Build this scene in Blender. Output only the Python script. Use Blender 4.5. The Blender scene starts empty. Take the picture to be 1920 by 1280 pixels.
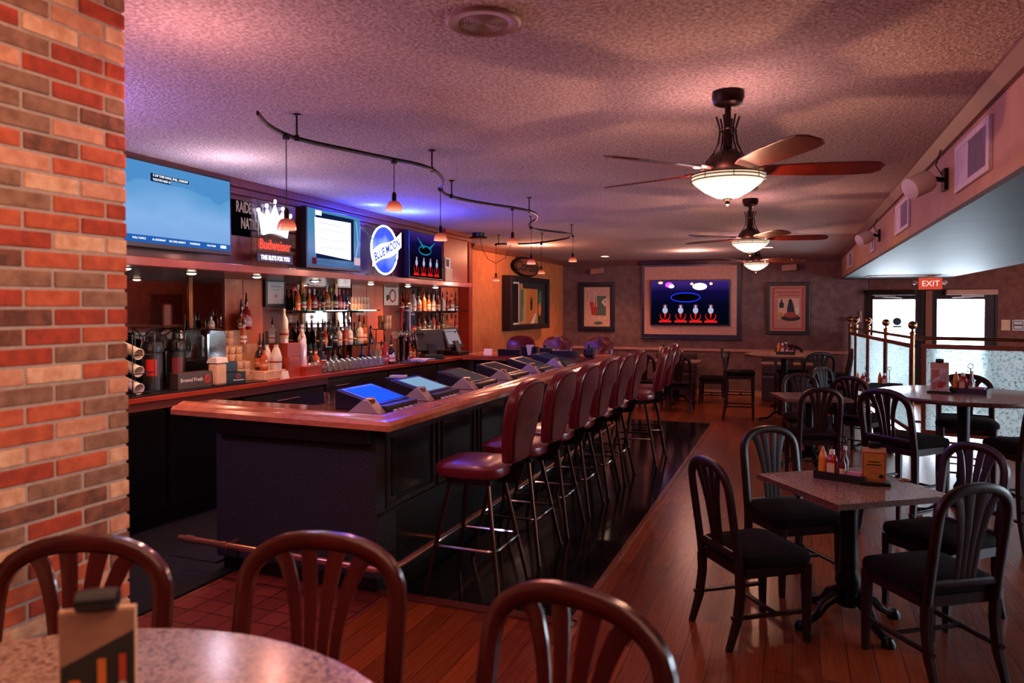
import bpy, math, random
from mathutils import Vector, Matrix, Euler
random.seed(7)
PI = math.pi
D = bpy.data
COL = bpy.context.scene.collection

# ------------------------------------------------------------------ materials
def lin(c):
    return tuple(((v/12.92) if v <= .04045 else ((v+.055)/1.055)**2.4) for v in c)
def rgb(h):
    return lin(tuple(int(h[i:i+2], 16)/255 for i in (0, 2, 4)))
def newmat(name):
    m = D.materials.new(name); m.use_nodes = True
    nt = m.node_tree; b = nt.nodes['Principled BSDF']
    return m, nt, b
def N(nt, t, **kw):
    n = nt.nodes.new(t)
    for k, v in kw.items():
        if k in n.inputs: n.inputs[k].default_value = v
        else: setattr(n, k, v)
    return n
def ramp(nt, stops, interp='LINEAR'):
    r = nt.nodes.new('ShaderNodeValToRGB'); r.color_ramp.interpolation = interp
    e = r.color_ramp.elements
    e[0].position, e[0].color = stops[0][0], (*stops[0][1], 1)
    e[1].position, e[1].color = stops[-1][0], (*stops[-1][1], 1)
    for p, c in stops[1:-1]:
        x = e.new(p); x.color = (*c, 1)
    return r
def coords(nt, scale=(1, 1, 1), rot=(0, 0, 0), kind='Object'):
    tc = nt.nodes.new('ShaderNodeTexCoord'); mp = nt.nodes.new('ShaderNodeMapping')
    mp.inputs['Scale'].default_value = scale; mp.inputs['Rotation'].default_value = rot
    nt.links.new(tc.outputs[kind], mp.inputs['Vector']); return mp.outputs['Vector']
def bump(nt, b, height, strength=.3, dist=.01):
    bp = nt.nodes.new('ShaderNodeBump'); bp.inputs['Strength'].default_value = strength
    bp.inputs['Distance'].default_value = dist
    nt.links.new(height, bp.inputs['Height']); nt.links.new(bp.outputs['Normal'], b.inputs['Normal'])
def mat(name, col, rough=.5, metal=0., noise=None, col2=None, bumps=0., coat=0., scale=(1, 1, 1), spec=.5, sheen=0.):
    """plain or noise-mottled principled material"""
    m, nt, b = newmat(name); c = rgb(col)
    b.inputs['Base Color'].default_value = (*c, 1)
    b.inputs['Roughness'].default_value = rough; b.inputs['Metallic'].default_value = metal
    b.inputs['Coat Weight'].default_value = coat; b.inputs['Coat Roughness'].default_value = .08
    b.inputs['Specular IOR Level'].default_value = spec
    if noise is None: noise = 25.
    c2 = rgb(col2) if col2 else tuple(v*.82 for v in c)
    nz = N(nt, 'ShaderNodeTexNoise', Scale=noise, Detail=4.)
    nt.links.new(coords(nt, scale), nz.inputs['Vector'])
    r = ramp(nt, [(.35, c), (.65, c2)])
    nt.links.new(nz.outputs['Fac'], r.inputs['Fac']); nt.links.new(r.outputs['Color'], b.inputs['Base Color'])
    if bumps: bump(nt, b, nz.outputs['Fac'], bumps, .004)
    return m
def emit(name, col, strength, glow=None):
    m = D.materials.new(name); m.use_nodes = True; nt = m.node_tree
    nt.nodes.clear()
    o = nt.nodes.new('ShaderNodeOutputMaterial'); e = nt.nodes.new('ShaderNodeEmission')
    e.inputs['Color'].default_value = (*rgb(col), 1); e.inputs['Strength'].default_value = strength
    nt.links.new(e.outputs[0], o.inputs['Surface'])
    return m
def glassy(name, tint='ffffff', refl=.12, rough=.03):
    """thin glass: mostly see-through with a glossy skin"""
    m = D.materials.new(name); m.use_nodes = True; nt = m.node_tree; nt.nodes.clear()
    o = nt.nodes.new('ShaderNodeOutputMaterial'); t = nt.nodes.new('ShaderNodeBsdfTransparent')
    g = nt.nodes.new('ShaderNodeBsdfGlossy'); g.inputs['Roughness'].default_value = rough
    t.inputs['Color'].default_value = (*rgb(tint), 1)
    lw = nt.nodes.new('ShaderNodeLayerWeight'); lw.inputs['Blend'].default_value = .35
    mx = nt.nodes.new('ShaderNodeMixShader')
    mr = nt.nodes.new('ShaderNodeMapRange'); mr.inputs['To Min'].default_value = refl; mr.inputs['To Max'].default_value = .85
    nt.links.new(lw.outputs['Facing'], mr.inputs['Value']); nt.links.new(mr.outputs['Result'], mx.inputs['Fac'])
    nt.links.new(t.outputs[0], mx.inputs[1]); nt.links.new(g.outputs[0], mx.inputs[2])
    nt.links.new(mx.outputs[0], o.inputs['Surface'])
    return m
def sparkle(name):
    m = glassy(name, 'f4f6f5', .3); nt = m.node_tree; o = [n for n in nt.nodes if n.type == 'OUTPUT_MATERIAL'][0]
    old = o.inputs['Surface'].links[0].from_socket; d = nt.nodes.new('ShaderNodeBsdfDiffuse'); d.inputs['Color'].default_value = (.8, .74, .72, 1)
    mx = nt.nodes.new('ShaderNodeMixShader'); mx.inputs['Fac'].default_value = .15
    nt.links.new(old, mx.inputs[1]); nt.links.new(d.outputs[0], mx.inputs[2]); nt.links.new(mx.outputs[0], o.inputs['Surface']); return m
def woodmat(name, a, b_, rough=.3, scale=(1, 1, 1), coat=.3, grain=9.):
    m, nt, b = newmat(name)
    v = coords(nt, scale)
    w = N(nt, 'ShaderNodeTexNoise', Scale=grain, Detail=6., Distortion=1.2)
    nt.links.new(v, w.inputs['Vector'])
    r = ramp(nt, [(.3, rgb(a)), (.7, rgb(b_))]); nt.links.new(w.outputs['Fac'], r.inputs['Fac'])
    nt.links.new(r.outputs['Color'], b.inputs['Base Color'])
    b.inputs['Roughness'].default_value = rough; b.inputs['Coat Weight'].default_value = coat
    b.inputs['Coat Roughness'].default_value = .12
    return m

M = {}
# ceiling : popcorn
m, nt, b = newmat('popcorn_ceiling'); b.inputs['Roughness'].default_value = .95
v = coords(nt)
n1 = N(nt, 'ShaderNodeTexNoise', Scale=70., Detail=2., Roughness=.6); nt.links.new(v, n1.inputs['Vector'])
r = ramp(nt, [(.35, rgb('a8999a')), (.68, rgb('ece2e2'))]); nt.links.new(n1.outputs['Fac'], r.inputs['Fac'])
nt.links.new(r.outputs['Color'], b.inputs['Base Color']); bump(nt, b, n1.outputs['Fac'], .7, .015)
M['ceiling'] = m
# floor planks
m, nt, b = newmat('plank_floor')
v = coords(nt, (1, 1, 1), (0, 0, PI/2))
br = N(nt, 'ShaderNodeTexBrick', Scale=1.); br.offset = .37; br.squash = 1.
for k, x in (('Brick Width', 1.2), ('Row Height', .125), ('Mortar Size', .0018), ('Mortar Smooth', .1), ('Bias', 0.)): br.inputs[k].default_value = x
br.inputs['Color1'].default_value = (*rgb('8e4018'), 1); br.inputs['Color2'].default_value = (*rgb('6c2c10'), 1)
br.inputs['Mortar'].default_value = (*rgb('2a120a'), 1)
nt.links.new(v, br.inputs['Vector'])
nz = N(nt, 'ShaderNodeTexNoise', Scale=3., Detail=5., Distortion=.2); nt.links.new(coords(nt, (22, 1, 1)), nz.inputs['Vector'])
mx = nt.nodes.new('ShaderNodeMixRGB'); mx.blend_type = 'MULTIPLY'; mx.inputs['Fac'].default_value = .75
r = ramp(nt, [(.3, (.6, .55, .5)), (.7, (1.15, 1.1, 1.05))]); nt.links.new(nz.outputs['Fac'], r.inputs['Fac'])
nt.links.new(br.outputs['Color'], mx.inputs['Color1']); nt.links.new(r.outputs['Color'], mx.inputs['Color2'])
nt.links.new(mx.outputs['Color'], b.inputs['Base Color'])
b.inputs['Roughness'].default_value = .27; b.inputs['Specular IOR Level'].default_value = .4
bump(nt, b, br.outputs['Fac'], -.25, .003)
M['floor'] = m
def tilemat(name, c1, c2, mort, size, rough):
    m, nt, b = newmat(name)
    br = N(nt, 'ShaderNodeTexBrick', Scale=1.); br.offset = 0.
    for k, x in (('Brick Width', size), ('Row Height', size), ('Mortar Size', .004), ('Mortar Smooth', .1)): br.inputs[k].default_value = x
    br.inputs['Color1'].default_value = (*rgb(c1), 1); br.inputs['Color2'].default_value = (*rgb(c2), 1); br.inputs['Mortar'].default_value = (*rgb(mort), 1)
    nt.links.new(coords(nt), br.inputs['Vector']); nt.links.new(br.outputs['Color'], b.inputs['Base Color'])
    b.inputs['Roughness'].default_value = rough
    bump(nt, b, br.outputs['Fac'], -.3, .003)
    return m
M['quarry'] = tilemat('quarry_tile', '803226', '68261b', '1c0a08', .15, .35)
M['blacktile'] = tilemat('black_floor_tile', '0c0b0b', '131111', '050404', .3, .12)
# bricks of the pillar (colour varies per object so each stays mottled)
def brickmat(name, a, b2):
    return mat(name, a, .85, noise=26., col2=b2, bumps=.9)
BRICKS = [brickmat('brick_orange', 'c65a34', 'a84424'), brickmat('brick_salmon', 'd69070', 'bc7454'), brickmat('brick_brown', '8a4c34', '5c3222'),
          brickmat('brick_red', 'b23c1e', '8f3018'), brickmat('brick_taupe', '9a6a50', '7c4f3a'), brickmat('brick_peach', 'e2ac88', 'c88660')]
M['mortar'] = mat('mortar', 'b79a8a', .95, noise=60., bumps=.5)
M['wallpaper'] = mat('wallpaper_mauve', '7a5a54', .8, noise=9., col2='644743', bumps=.1)
M['wallpaper_red'] = mat('wallpaper_rust', '7a4438', .8, noise=9., col2='643428')
M['peach'] = mat('peach_wall', 'cc7440', .8, noise=6., col2='bc6636')
M['soffit'] = mat('soffit_paint', 'b78f7c', .7, noise=5., col2='ae8574')
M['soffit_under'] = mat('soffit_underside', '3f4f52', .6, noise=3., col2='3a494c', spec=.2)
M['trim'] = mat('chair_rail_paint', 'c08a74', .5, noise=4.)
M['crown'] = mat('crown_moulding_paint', '77524f', .5, noise=4.)
M['cherry'] = woodmat('cherry_wood', '8c2c1a', 'a83a20', .35, (1, 1, .15), .3)
M['orange_panel'] = woodmat('orange_panel_wood', 'cf6436', 'b9522a', .4, (1, 1, .12), .3, 7.)
M['brown_panel'] = woodmat('ribbed_brown_panel', '5a2a20', '7a3a2a', .5, (1, 14, .2), .1, 6.)
M['counter_wood'] = woodmat('counter_wood', 'b5452a', '963420', .25, (1, .2, 1), .5)
M['rail_wood'] = woodmat('bar_rail_oak', 'dc8256', 'b86440', .22, (.5, .15, 1), .6, 12.)
M['rail_wood2'] = woodmat('bar_rail_oak_end', 'c87048', 'a4532f', .22, (.15, .6, 1), .6, 12.)
M['dark_wood'] = woodmat('dark_mahogany', '2c0a06', '1c0604', .38, (1, 1, .2), .08); M['dark_wood'].node_tree.nodes['Principled BSDF'].inputs['Specular IOR Level'].default_value = .3
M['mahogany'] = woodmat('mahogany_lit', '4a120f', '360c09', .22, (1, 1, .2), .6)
M['seat_cloth'] = mat('dark_seat_cloth', '191010', .95, noise=90., col2='0d0808', bumps=.3, spec=.1)
M['red_vinyl'] = mat('burgundy_vinyl', '6c181e', .32, noise=5., col2='5c1218', coat=.3)
M['red_cloth'] = mat('burgundy_back_cloth', '582422', .9, noise=120., col2='481c1b', spec=.15, bumps=.2)
M['black'] = mat('black_plastic', '0d0d0f', .35, noise=20.)
M['blackmetal'] = mat('black_metal', '14110f', .35, .6, noise=12.)
M['bronze'] = mat('dark_bronze', '2a1a17', .35, .8, noise=20.)
M['bronze_leg'] = mat('bronze_leg_metal', '4a2a1c', .3, .9, noise=10.)
M['chrome'] = mat('chrome', 'c9c4c2', .12, 1., noise=6., col2='b8b2b0')
M['copper'] = mat('copper_tube', 'd08c76', .25, .8, noise=6.)
M['brass'] = mat('aged_brass', '9a6a48', .22, 1., noise=12., col2='855639')
M['gold'] = mat('gold_button', 'd0a060', .25, 1., noise=9.)
M['panel_black'] = mat('bar_front_black', '090909', .3, noise=5.)
M['speckle'] = mat('bar_end_speckle', '423d3c', .9, noise=140., col2='181616', spec=.2, bumps=.2)
M['grey_cab'] = mat('back_cabinet_grey', '2e2b2a', .5, noise=6., col2='222020')
M['steel'] = mat('brushed_steel', '6a625c', .35, .9, noise=4.)
M['rubber'] = None
m, nt, b = newmat('ring_rubber_mat'); b.inputs['Roughness'].default_value = .75; b.inputs['Specular IOR Level'].default_value = .15
vo = N(nt, 'ShaderNodeTexVoronoi', Scale=26., Randomness=0.); nt.links.new(coords(nt), vo.inputs['Vector'])
r = ramp(nt, [(.3, rgb('020202')), (.42, rgb('1c1a1b')), (.55, rgb('0e0d10'))]); nt.links.new(vo.outputs['Distance'], r.inputs['Fac'])
nt.links.new(r.outputs['Color'], b.inputs['Base Color']); bump(nt, b, vo.outputs['Distance'], .6, .01); M['rubber'] = m
m, nt, b = newmat('granite')
n1 = N(nt, 'ShaderNodeTexNoise', Scale=95., Detail=5., Roughness=.75); nt.links.new(coords(nt), n1.inputs['Vector'])
r = ramp(nt, [(.36, rgb('2c1e1e')), (.46, rgb('7c6052')), (.56, rgb('a8887a')), (.7, rgb('6e554e'))]); nt.links.new(n1.outputs['Fac'], r.inputs['Fac'])
nt.links.new(r.outputs['Color'], b.inputs['Base Color']); b.inputs['Roughness'].default_value = .2; M['granite'] = m
M['granite_edge'] = mat('granite_edge', '6d4034', .35, noise=80., col2='3d241e')
M['white'] = mat('white_paper', 'e6dcd4', .6, noise=4., col2='d8cdc5')
M['cup'] = mat('white_cup', 'eedccb', .5, noise=4., col2='e2cfbf')
M['cream'] = mat('cream_card', 'd9b08c', .6, noise=9., col2='c59a78')
M['grey_plate'] = mat('grille_grey_plastic', 'a78d84', .5, noise=5.)
M['silver_case'] = mat('silver_grey_case', 'b8aca8', .35, .3, noise=6.)
M['navy_case'] = mat('navy_black_case', '171824', .35, noise=8.)
M['mirror'] = mat('bar_mirror', 'b59a90', .03, 1., noise=1., col2='b59a90')
M['glass'] = glassy('clear_glass', 'f4f6f5', .12)
M['glass_green'] = glassy('green_edge_glass', '9cc4ae', .2)
M['pane'] = glassy('door_pane', 'fbfdff', .04)
# textured obscure glass of the divider
m = D.materials.new('obscure_glass'); m.use_nodes = True; nt = m.node_tree; nt.nodes.clear()
o = nt.nodes.new('ShaderNodeOutputMaterial'); tl = nt.nodes.new('ShaderNodeBsdfTranslucent'); df = nt.nodes.new('ShaderNodeBsdfDiffuse')
tp = nt.nodes.new('ShaderNodeBsdfRefraction'); tp.inputs['Roughness'].default_value = .45; tp.inputs['IOR'].default_value = 1.05
vo = N(nt, 'ShaderNodeTexNoise', Scale=38., Detail=3., Roughness=.75); nt.links.new(coords(nt), vo.inputs['Vector'])
r = ramp(nt, [(.36, rgb('7f9c9e')), (.45, rgb('e6f6f3')), (.6, rgb('ffffff'))]); nt.links.new(vo.outputs['Fac'], r.inputs['Fac'])
for s in (tl, tp): nt.links.new(r.outputs['Color'], s.inputs['Color'])
df.inputs['Color'].default_value = (*rgb('9fb5b3'), 1)
a1 = nt.nodes.new('ShaderNodeMixShader'); a1.inputs['Fac'].default_value = .45
nt.links.new(tl.outputs[0], a1.inputs[1]); nt.links.new(tp.outputs[0], a1.inputs[2])
a2 = nt.nodes.new('ShaderNodeMixShader'); a2.inputs['Fac'].default_value = .1
nt.links.new(a1.outputs[0], a2.inputs[1]); nt.links.new(df.outputs[0], a2.inputs[2]); nt.links.new(a2.outputs[0], o.inputs['Surface'])
M['obscure'] = m

# ------------------------------------------------------------------ mesh builder
class MB:
    def __init__(s): s.v = []; s.f = []; s.mi = []; s.mats = []; s.cur = 0
    def use(s, m):
        if m not in s.mats: s.mats.append(m)
        s.cur = s.mats.index(m); return s
    def add(s, vs, fs):
        o = len(s.v); s.v += [tuple(p) for p in vs]
        for f in fs: s.f.append(tuple(i+o for i in f)); s.mi.append(s.cur)
        return s
    def box(s, x0, x1, y0, y1, z0, z1):
        return s.hexa([(x0, y0, z0), (x1, y0, z0), (x1, y1, z0), (x0, y1, z0), (x0, y0, z1), (x1, y0, z1), (x1, y1, z1), (x0, y1, z1)])
    def hexa(s, p):
        return s.add(p, [(0, 3, 2, 1), (4, 5, 6, 7), (0, 1, 5, 4), (1, 2, 6, 5), (2, 3, 7, 6), (3, 0, 4, 7)])
    def prism(s, poly, z0, z1):
        n = len(poly); vs = [(x, y, z0) for x, y in poly] + [(x, y, z1) for x, y in poly]
        fs = [tuple(reversed(range(n))), tuple(range(n, 2*n))] + [(i, (i+1) % n, n+(i+1) % n, n+i) for i in range(n)]
        return s.add(vs, fs)
    def prism_axis(s, poly, a0, a1, axis):
        """poly in the plane across axis ('x': (y,z), 'y': (x,z))"""
        def q(u, w, a): return (a, u, w) if axis == 'x' else (u, a, w)
        n = len(poly); vs = [q(u, w, a0) for u, w in poly] + [q(u, w, a1) for u, w in poly]
        fs = [tuple(reversed(range(n))), tuple(range(n, 2*n))] + [(i, (i+1) % n, n+(i+1) % n, n+i) for i in range(n)]
        return s.add(vs, fs)
    def lathe(s, prof, seg=20, c=(0, 0, 0), ax='z', start=0.):
        vs = []; fs = []
        for r_, h in prof:
            for i in range(seg):
                a = start + 2*PI*i/seg; x, y = r_*math.cos(a), r_*math.sin(a)
                p = (x, y, h) if ax == 'z' else ((h, x, y) if ax == 'x' else (y, h, x))
                vs.append((p[0]+c[0], p[1]+c[1], p[2]+c[2]))
        k = len(prof)
        for j in range(k-1):
            for i in range(seg):
                i2 = (i+1) % seg
                fs.append((j*seg+i, j*seg+i2, (j+1)*seg+i2, (j+1)*seg+i))
        if prof[0][0] > 1e-5: fs.append(tuple(reversed(range(seg))))
        if prof[-1][0] > 1e-5: fs.append(tuple((k-1)*seg+i for i in range(seg)))
        return s.add(vs, fs)
    def sweep(s, pts, w, d, nrm=None, seg=8, caps=True, taper=None, closed=False):
        """rounded section (w across, d along nrm) swept along pts"""
        P_ = [Vector(p) for p in pts]; n = len(P_); rings = []
        for i, p in enumerate(P_):
            if closed: t = P_[(i+1) % n]-P_[i-1]
            else: t = P_[min(i+1, n-1)]-P_[max(i-1, 0)]
            t.normalize()
            ref = Vector(nrm) if nrm else (Vector((0, 0, 1)) if abs(t.z) < .9 else Vector((1, 0, 0)))
            side = t.cross(ref); 
            if side.length < 1e-6: side = Vector((1, 0, 0))
            side.normalize(); up = side.cross(t).normalized()
            k = taper[i] if taper else 1.
            ring = []
            for j in range(seg):
                a = 2*PI*(j+.5)/seg; cx_, sx_ = math.cos(a), math.sin(a)
                e = .62
                u = math.copysign(abs(cx_)**e, cx_)*w/2*k; q = math.copysign(abs(sx_)**e, sx_)*d/2*k
                ring.append(p+side*u+up*q)
            rings.append(ring)
        vs = [tuple(q) for r_ in rings for q in r_]; fs = []
        for i in range(n if closed else n-1):
            for j in range(seg):
                a, b_ = i*seg, ((i+1) % n)*seg
                fs.append((a+j, a+(j+1) % seg, b_+(j+1) % seg, b_+j))
        if caps and not closed:
            fs.append(tuple(reversed(range(seg)))); fs.append(tuple((n-1)*seg+j for j in range(seg)))
        return s.add(vs, fs)
    def tube(s, pts, r_, seg=8, closed=False):
        return s.sweep_round(pts, r_, seg, closed)
    def sweep_round(s, pts, r_, seg, closed):
        P_ = [Vector(p) for p in pts]; n = len(P_); vs = []; fs = []
        for i, p in enumerate(P_):
            t = (P_[(i+1) % n]-P_[i-1]) if closed else (P_[min(i+1, n-1)]-P_[max(i-1, 0)])
            t.normalize(); ref = Vector((0, 0, 1)) if abs(t.z) < .9 else Vector((1, 0, 0))
            sd = t.cross(ref).normalized(); up = sd.cross(t)
            for j in range(seg):
                a = 2*PI*j/seg; vs.append(tuple(p+sd*math.cos(a)*r_+up*math.sin(a)*r_))
        for i in range(n if closed else n-1):
            for j in range(seg):
                a, b_ = i*seg, ((i+1) % n)*seg
                fs.append((a+j, a+(j+1) % seg, b_+(j+1) % seg, b_+j))
        if not closed: fs.append(tuple(reversed(range(seg)))); fs.append(tuple((n-1)*seg+j for j in range(seg)))
        return s.add(vs, fs)
    def poly(s, pts): return s.add(pts, [tuple(range(len(pts)))])
    def xf(s, m4):
        s.v = [tuple(m4 @ Vector(p)) for p in s.v]; return s
    def build(s, name, m=None, parent=None, smooth=False, bevel=0., loc=None, kind=None, flip=False):
        me = D.meshes.new(name); me.from_pydata(s.v, [], s.f)
        mats = s.mats or [m]
        for q in mats: me.materials.append(q)
        if s.mats: me.polygons.foreach_set('material_index', s.mi)
        if smooth:
            me.polygons.foreach_set('use_smooth', [True]*len(me.polygons))
        me.update(); me.validate()
        o = D.objects.new(name, me); COL.objects.link(o)
        if smooth: me.set_sharp_from_angle(angle=math.radians(40))
        if bevel:
            b_ = o.modifiers.new('Bevel', 'BEVEL'); b_.width = bevel; b_.segments = 2; b_.limit_method = 'ANGLE'
        if parent: o.parent = parent
        if loc: o.location = loc
        if kind: o['kind'] = kind
        return o
def tag(o, label, cat, group=None):
    o['label'] = label; o['category'] = cat
    if group: o['group'] = group
    return o
def thing(name, label, cat, loc=(0, 0, 0), rz=0., group=None):
    o = D.objects.new(name, None); COL.objects.link(o); o.location = loc; o.rotation_euler = (0, 0, rz); o.empty_display_size = .1
    return tag(o, label, cat, group)
def struct(name, mb, m, parent=None, **k):
    return mb.build(name, m, parent, kind='structure' if parent is None else None, **k)
KIDS = {}
def dup(root, loc, rz, label, group=None, cat=None):
    if root.name not in KIDS:
        ch = [o for o in root.children]; KIDS[root.name] = [(c, list(c.children)) for c in ch]
    r_ = root.copy(); COL.objects.link(r_); r_.location = loc; r_.rotation_euler = (0, 0, rz); r_['label'] = label
    if group: r_['group'] = group
    for c, gs in KIDS[root.name]:
        d = c.copy(); COL.objects.link(d); d.parent = r_
        for g in gs:
            e = g.copy(); COL.objects.link(e); e.parent = d
    return r_
def text(body, size, m, parent, loc, rot, name='lettering', ext=.0008, sx=1., align='CENTER', shear=0., bold=0.):
    c = D.curves.new(name, 'FONT'); c.body = body; c.size = size; c.extrude = ext; c.align_x = align; c.align_y = 'CENTER'
    c.shear = shear; c.offset = bold; c.resolution_u = 3; c.materials.append(m)
    tmp = D.objects.new(name, c); COL.objects.link(tmp)
    dg = bpy.context.evaluated_depsgraph_get()
    me = D.meshes.new_from_object(tmp.evaluated_get(dg)); me.name = name
    D.objects.remove(tmp)
    o = D.objects.new(name, me); COL.objects.link(o)
    if parent: o.parent = parent
    o.location = loc; o.rotation_euler = rot; o.scale = (sx, 1, 1)
    return o
RX = (PI/2, 0, PI/2)      # on a plane that faces +x
RY = (PI/2, 0, 0)         # on a plane that faces -y
def art(name, items, parent, loc, rot):
    """flat picture: items = (material, [(u,v)...]) stacked in thin layers, one mesh"""
    mb = MB()
    for i, (m_, pts) in enumerate(items):
        mb.use(m_).poly([(u, v_, .0006*i) for u, v_ in pts])
    o = mb.build(name, None, parent); o.location = loc; o.rotation_euler = rot
    return o
def R4(u0, u1, v0, v1): return [(u0, v0), (u1, v0), (u1, v1), (u0, v1)]
def EL(cx_, cy_, rx, ry, n=24, a0=0, a1=2*PI):
    return [(cx_+rx*math.cos(a0+(a1-a0)*i/n), cy_+ry*math.sin(a0+(a1-a0)*i/n)) for i in range(n)]
def rrect(w, d, r_, n=5):
    out = []
    for cx_, cy_, a in ((w/2-r_, d/2-r_, 0), (-w/2+r_, d/2-r_, PI/2), (-w/2+r_, -d/2+r_, PI), (w/2-r_, -d/2+r_, 1.5*PI)):
        for i in range(n+1): out.append((cx_+r_*math.cos(a+PI/2*i/n), cy_+r_*math.sin(a+PI/2*i/n)))
    return out
def point(name, loc, col, energy, size=.05):
    l = D.lights.new(name, 'POINT'); l.color = rgb(col); l.energy = energy; l.shadow_soft_size = size
    o = D.objects.new(name, l); COL.objects.link(o); o.location = loc; return o
def area(name, loc, rot, col, energy, sx, sy, spread=None):
    l = D.lights.new(name, 'AREA'); l.color = rgb(col); l.energy = energy; l.shape = 'RECTANGLE'; l.size = sx; l.size_y = sy
    if spread: l.spread = spread
    o = D.objects.new(name, l); COL.objects.link(o); o.location = loc; o.rotation_euler = rot; return o
CEIL = 2.645
def canx(y): return -3.77-.043*(y-3.4)
def ctx(y): return -4.51+.065*(y-3.98)
def bkx(y): return -5.05+.065*(y-4)
# ================================================================== THE ROOM
YB = 14.6; XR = 6.5
struct('floor', MB().box(-6.2, XR, -3, YB+.1, -.1, 0), M['floor'])
struct('floor_strip', MB().box(-2.35, -1.12, 3.78, 10.95, 0, .004), M['blacktile'])
struct('trim_1', MB().box(-1.12, -1.085, 3.76, 10.97, 0, .012), mat('strip_edge_wood', '8a4a30', .25, coat=.4))
struct('trim_2', MB().box(-2.3, -1.085, 3.70, 3.78, 0, .012), mat('threshold_wood', '5a2014', .35, coat=.3))
struct('floor_tile', MB().box(-6.2, -2.22, 1.9, 3.78, 0, .004), M['quarry'])
struct('floor_bar_aisle', MB().box(-6.2, -2.35, 3.78, 9.6, 0, .004), mat('bar_aisle_floor', '0b0908', .7, spec=.15))
struct('ceiling', MB().box(-6.2, XR, -3, YB+.1, CEIL, CEIL+.1), M['ceiling'])
struct('wall_front', MB().box(-6.2, XR, -3.1, -3, 0, CEIL), M['wallpaper'])
# right wall with three unseen windows, added to let in daylight
wr = MB(); added_wins = [(4.2, 6.4), (7.0, 9.2), (9.8, 11.6)]
wr.box(XR, XR+.12, -3, YB, 0, .4); wr.box(XR, XR+.12, -3, YB, 2.3, CEIL)
yy = -3
for a, b_ in added_wins + [(YB, YB)]:
    wr.box(XR, XR+.12, yy, a, .4, 2.3); yy = b_
struct('wall_right', wr, M['wallpaper_red'])
for i, (a, b_) in enumerate(added_wins):
    fr = MB()
    for (p, q, r_, s_) in ((a, a+.06, .4, 2.3), (b_-.06, b_, .4, 2.3), (a, b_, .4, .46), (a, b_, 2.24, 2.3), ((a+b_)/2-.02, (a+b_)/2+.02, .4, 2.3)):
        fr.box(XR+.02, XR+.08, p, q, r_, s_)
    w = struct(f'window_{i+1}', fr, M['dark_wood'])
    MB().box(XR+.045, XR+.055, a+.06, b_-.06, .46, 2.24).build('window_pane', M['pane'], w)
# back wall with the door openings
wb = MB(); wb.box(-5.2, 1.18, YB, YB+.12, 0, CEIL); wb.box(3.2, XR+.12, YB, YB+.12, 0, CEIL); wb.box(1.18, 3.2, YB, YB+.12, 1.98, CEIL)
wb.use(M['wallpaper'])
struct('wall_back', wb, M['wallpaper'])
struct('wall_back_right', MB().box(1.25, XR, YB-.012, YB, 2.0, CEIL).box(3.22, XR, YB-.012, YB, 0, 2.0), M['wallpaper_red'])
struct('trim_3', MB().box(-4.5, .93, YB-.03, YB, .84, .89), M['trim'], bevel=.006)
struct('baseboard_back', MB().box(-4.5, 1.15, YB-.02, YB, 0, .1), M['trim'])
struct('trim_4', MB().prism_axis([(YB, CEIL), (YB, CEIL-.11), (YB-.03, CEIL-.1), (YB-.09, CEIL-.02), (YB-.09, CEIL)], -4.5, .79, 'x'), M['crown'])
# soffit (dropped duct box)
sf = MB(); sf.use(M['soffit']).box(.79, .84, -3, YB, 2.225, CEIL)
sf.use(M['soffit']).box(2.40, 2.45, -3, YB, 2.225, CEIL)
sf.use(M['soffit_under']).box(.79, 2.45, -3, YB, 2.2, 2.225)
struct('wall_soffit', sf, None)
struct('trim_5', MB().prism_axis([(.79, CEIL), (.79, CEIL-.075), (.77, CEIL-.07), (.73, CEIL-.015), (.73, CEIL)], -3, YB, 'y'), M['crown'])
hatch = MB()
for (x0, x1, y0, y1) in ((1.1, 2.1, 12.9, 12.92), (1.1, 2.1, 13.68, 13.7), (1.1, 1.12, 12.9, 13.7), (2.08, 2.1, 12.9, 13.7)): hatch.box(x0, x1, y0, y1, 2.188, 2.2)
struct('trim_6', hatch, M['soffit'])
# peach side wall beyond the bar, red return panel, hidden left wall
struct('wall_left_peach', MB().box(-4.62, -4.5, 9.95, YB, 0, CEIL), M['peach'])
struct('trim_7', MB().prism_axis([(-4.5, CEIL), (-4.5, CEIL-.09), (-4.47, CEIL-.08), (-4.43, CEIL-.02), (-4.43, CEIL)], 9.95, YB, 'y'), mat('peach_crown', '8c4c36', .5))
struct('wall_return', MB().box(-5.25, -4.48, 9.85, 9.97, 0, CEIL), M['cherry'])
lw = MB(); lw.hexa([(bkx(1.5)-.12, 1.5, 0), (bkx(1.5), 1.5, 0), (bkx(9.85), 9.85, 0), (bkx(9.85)-.12, 9.85, 0), (bkx(1.5)-.12, 1.5, CEIL), (bkx(1.5), 1.5, CEIL), (bkx(9.85), 9.85, CEIL), (bkx(9.85)-.12, 9.85, CEIL)])
struct('wall_left', lw, M['brown_panel'])
struct('wall_left_near', MB().box(-5.4, -5.3, -3, 1.5, 0, CEIL), M['peach'])

def onwall(y0, y1, z0, z1, off0, off1):
    """slab parallel to the bar's back wall"""
    return [(bkx(y0)+off0, y0, z0), (bkx(y0)+off1, y0, z0), (bkx(y1)+off1, y1, z0), (bkx(y1)+off0, y1, z0),
            (bkx(y0)+off0, y0, z1), (bkx(y0)+off1, y0, z1), (bkx(y1)+off1, y1, z1), (bkx(y1)+off0, y1, z1)]
# orange veneer panels (structure of the back wall), ribbed strips
for i, (a, b_) in enumerate(((5.39, 5.61), (5.62, 5.87), (7.30, 7.58), (7.59, 7.92), (9.35, 9.84))):
    struct(f'trim_{8+i}', MB().hexa(onwall(a, b_, 1.04, 1.98, .001, .02)), M['orange_panel'], bevel=.003)
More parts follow.
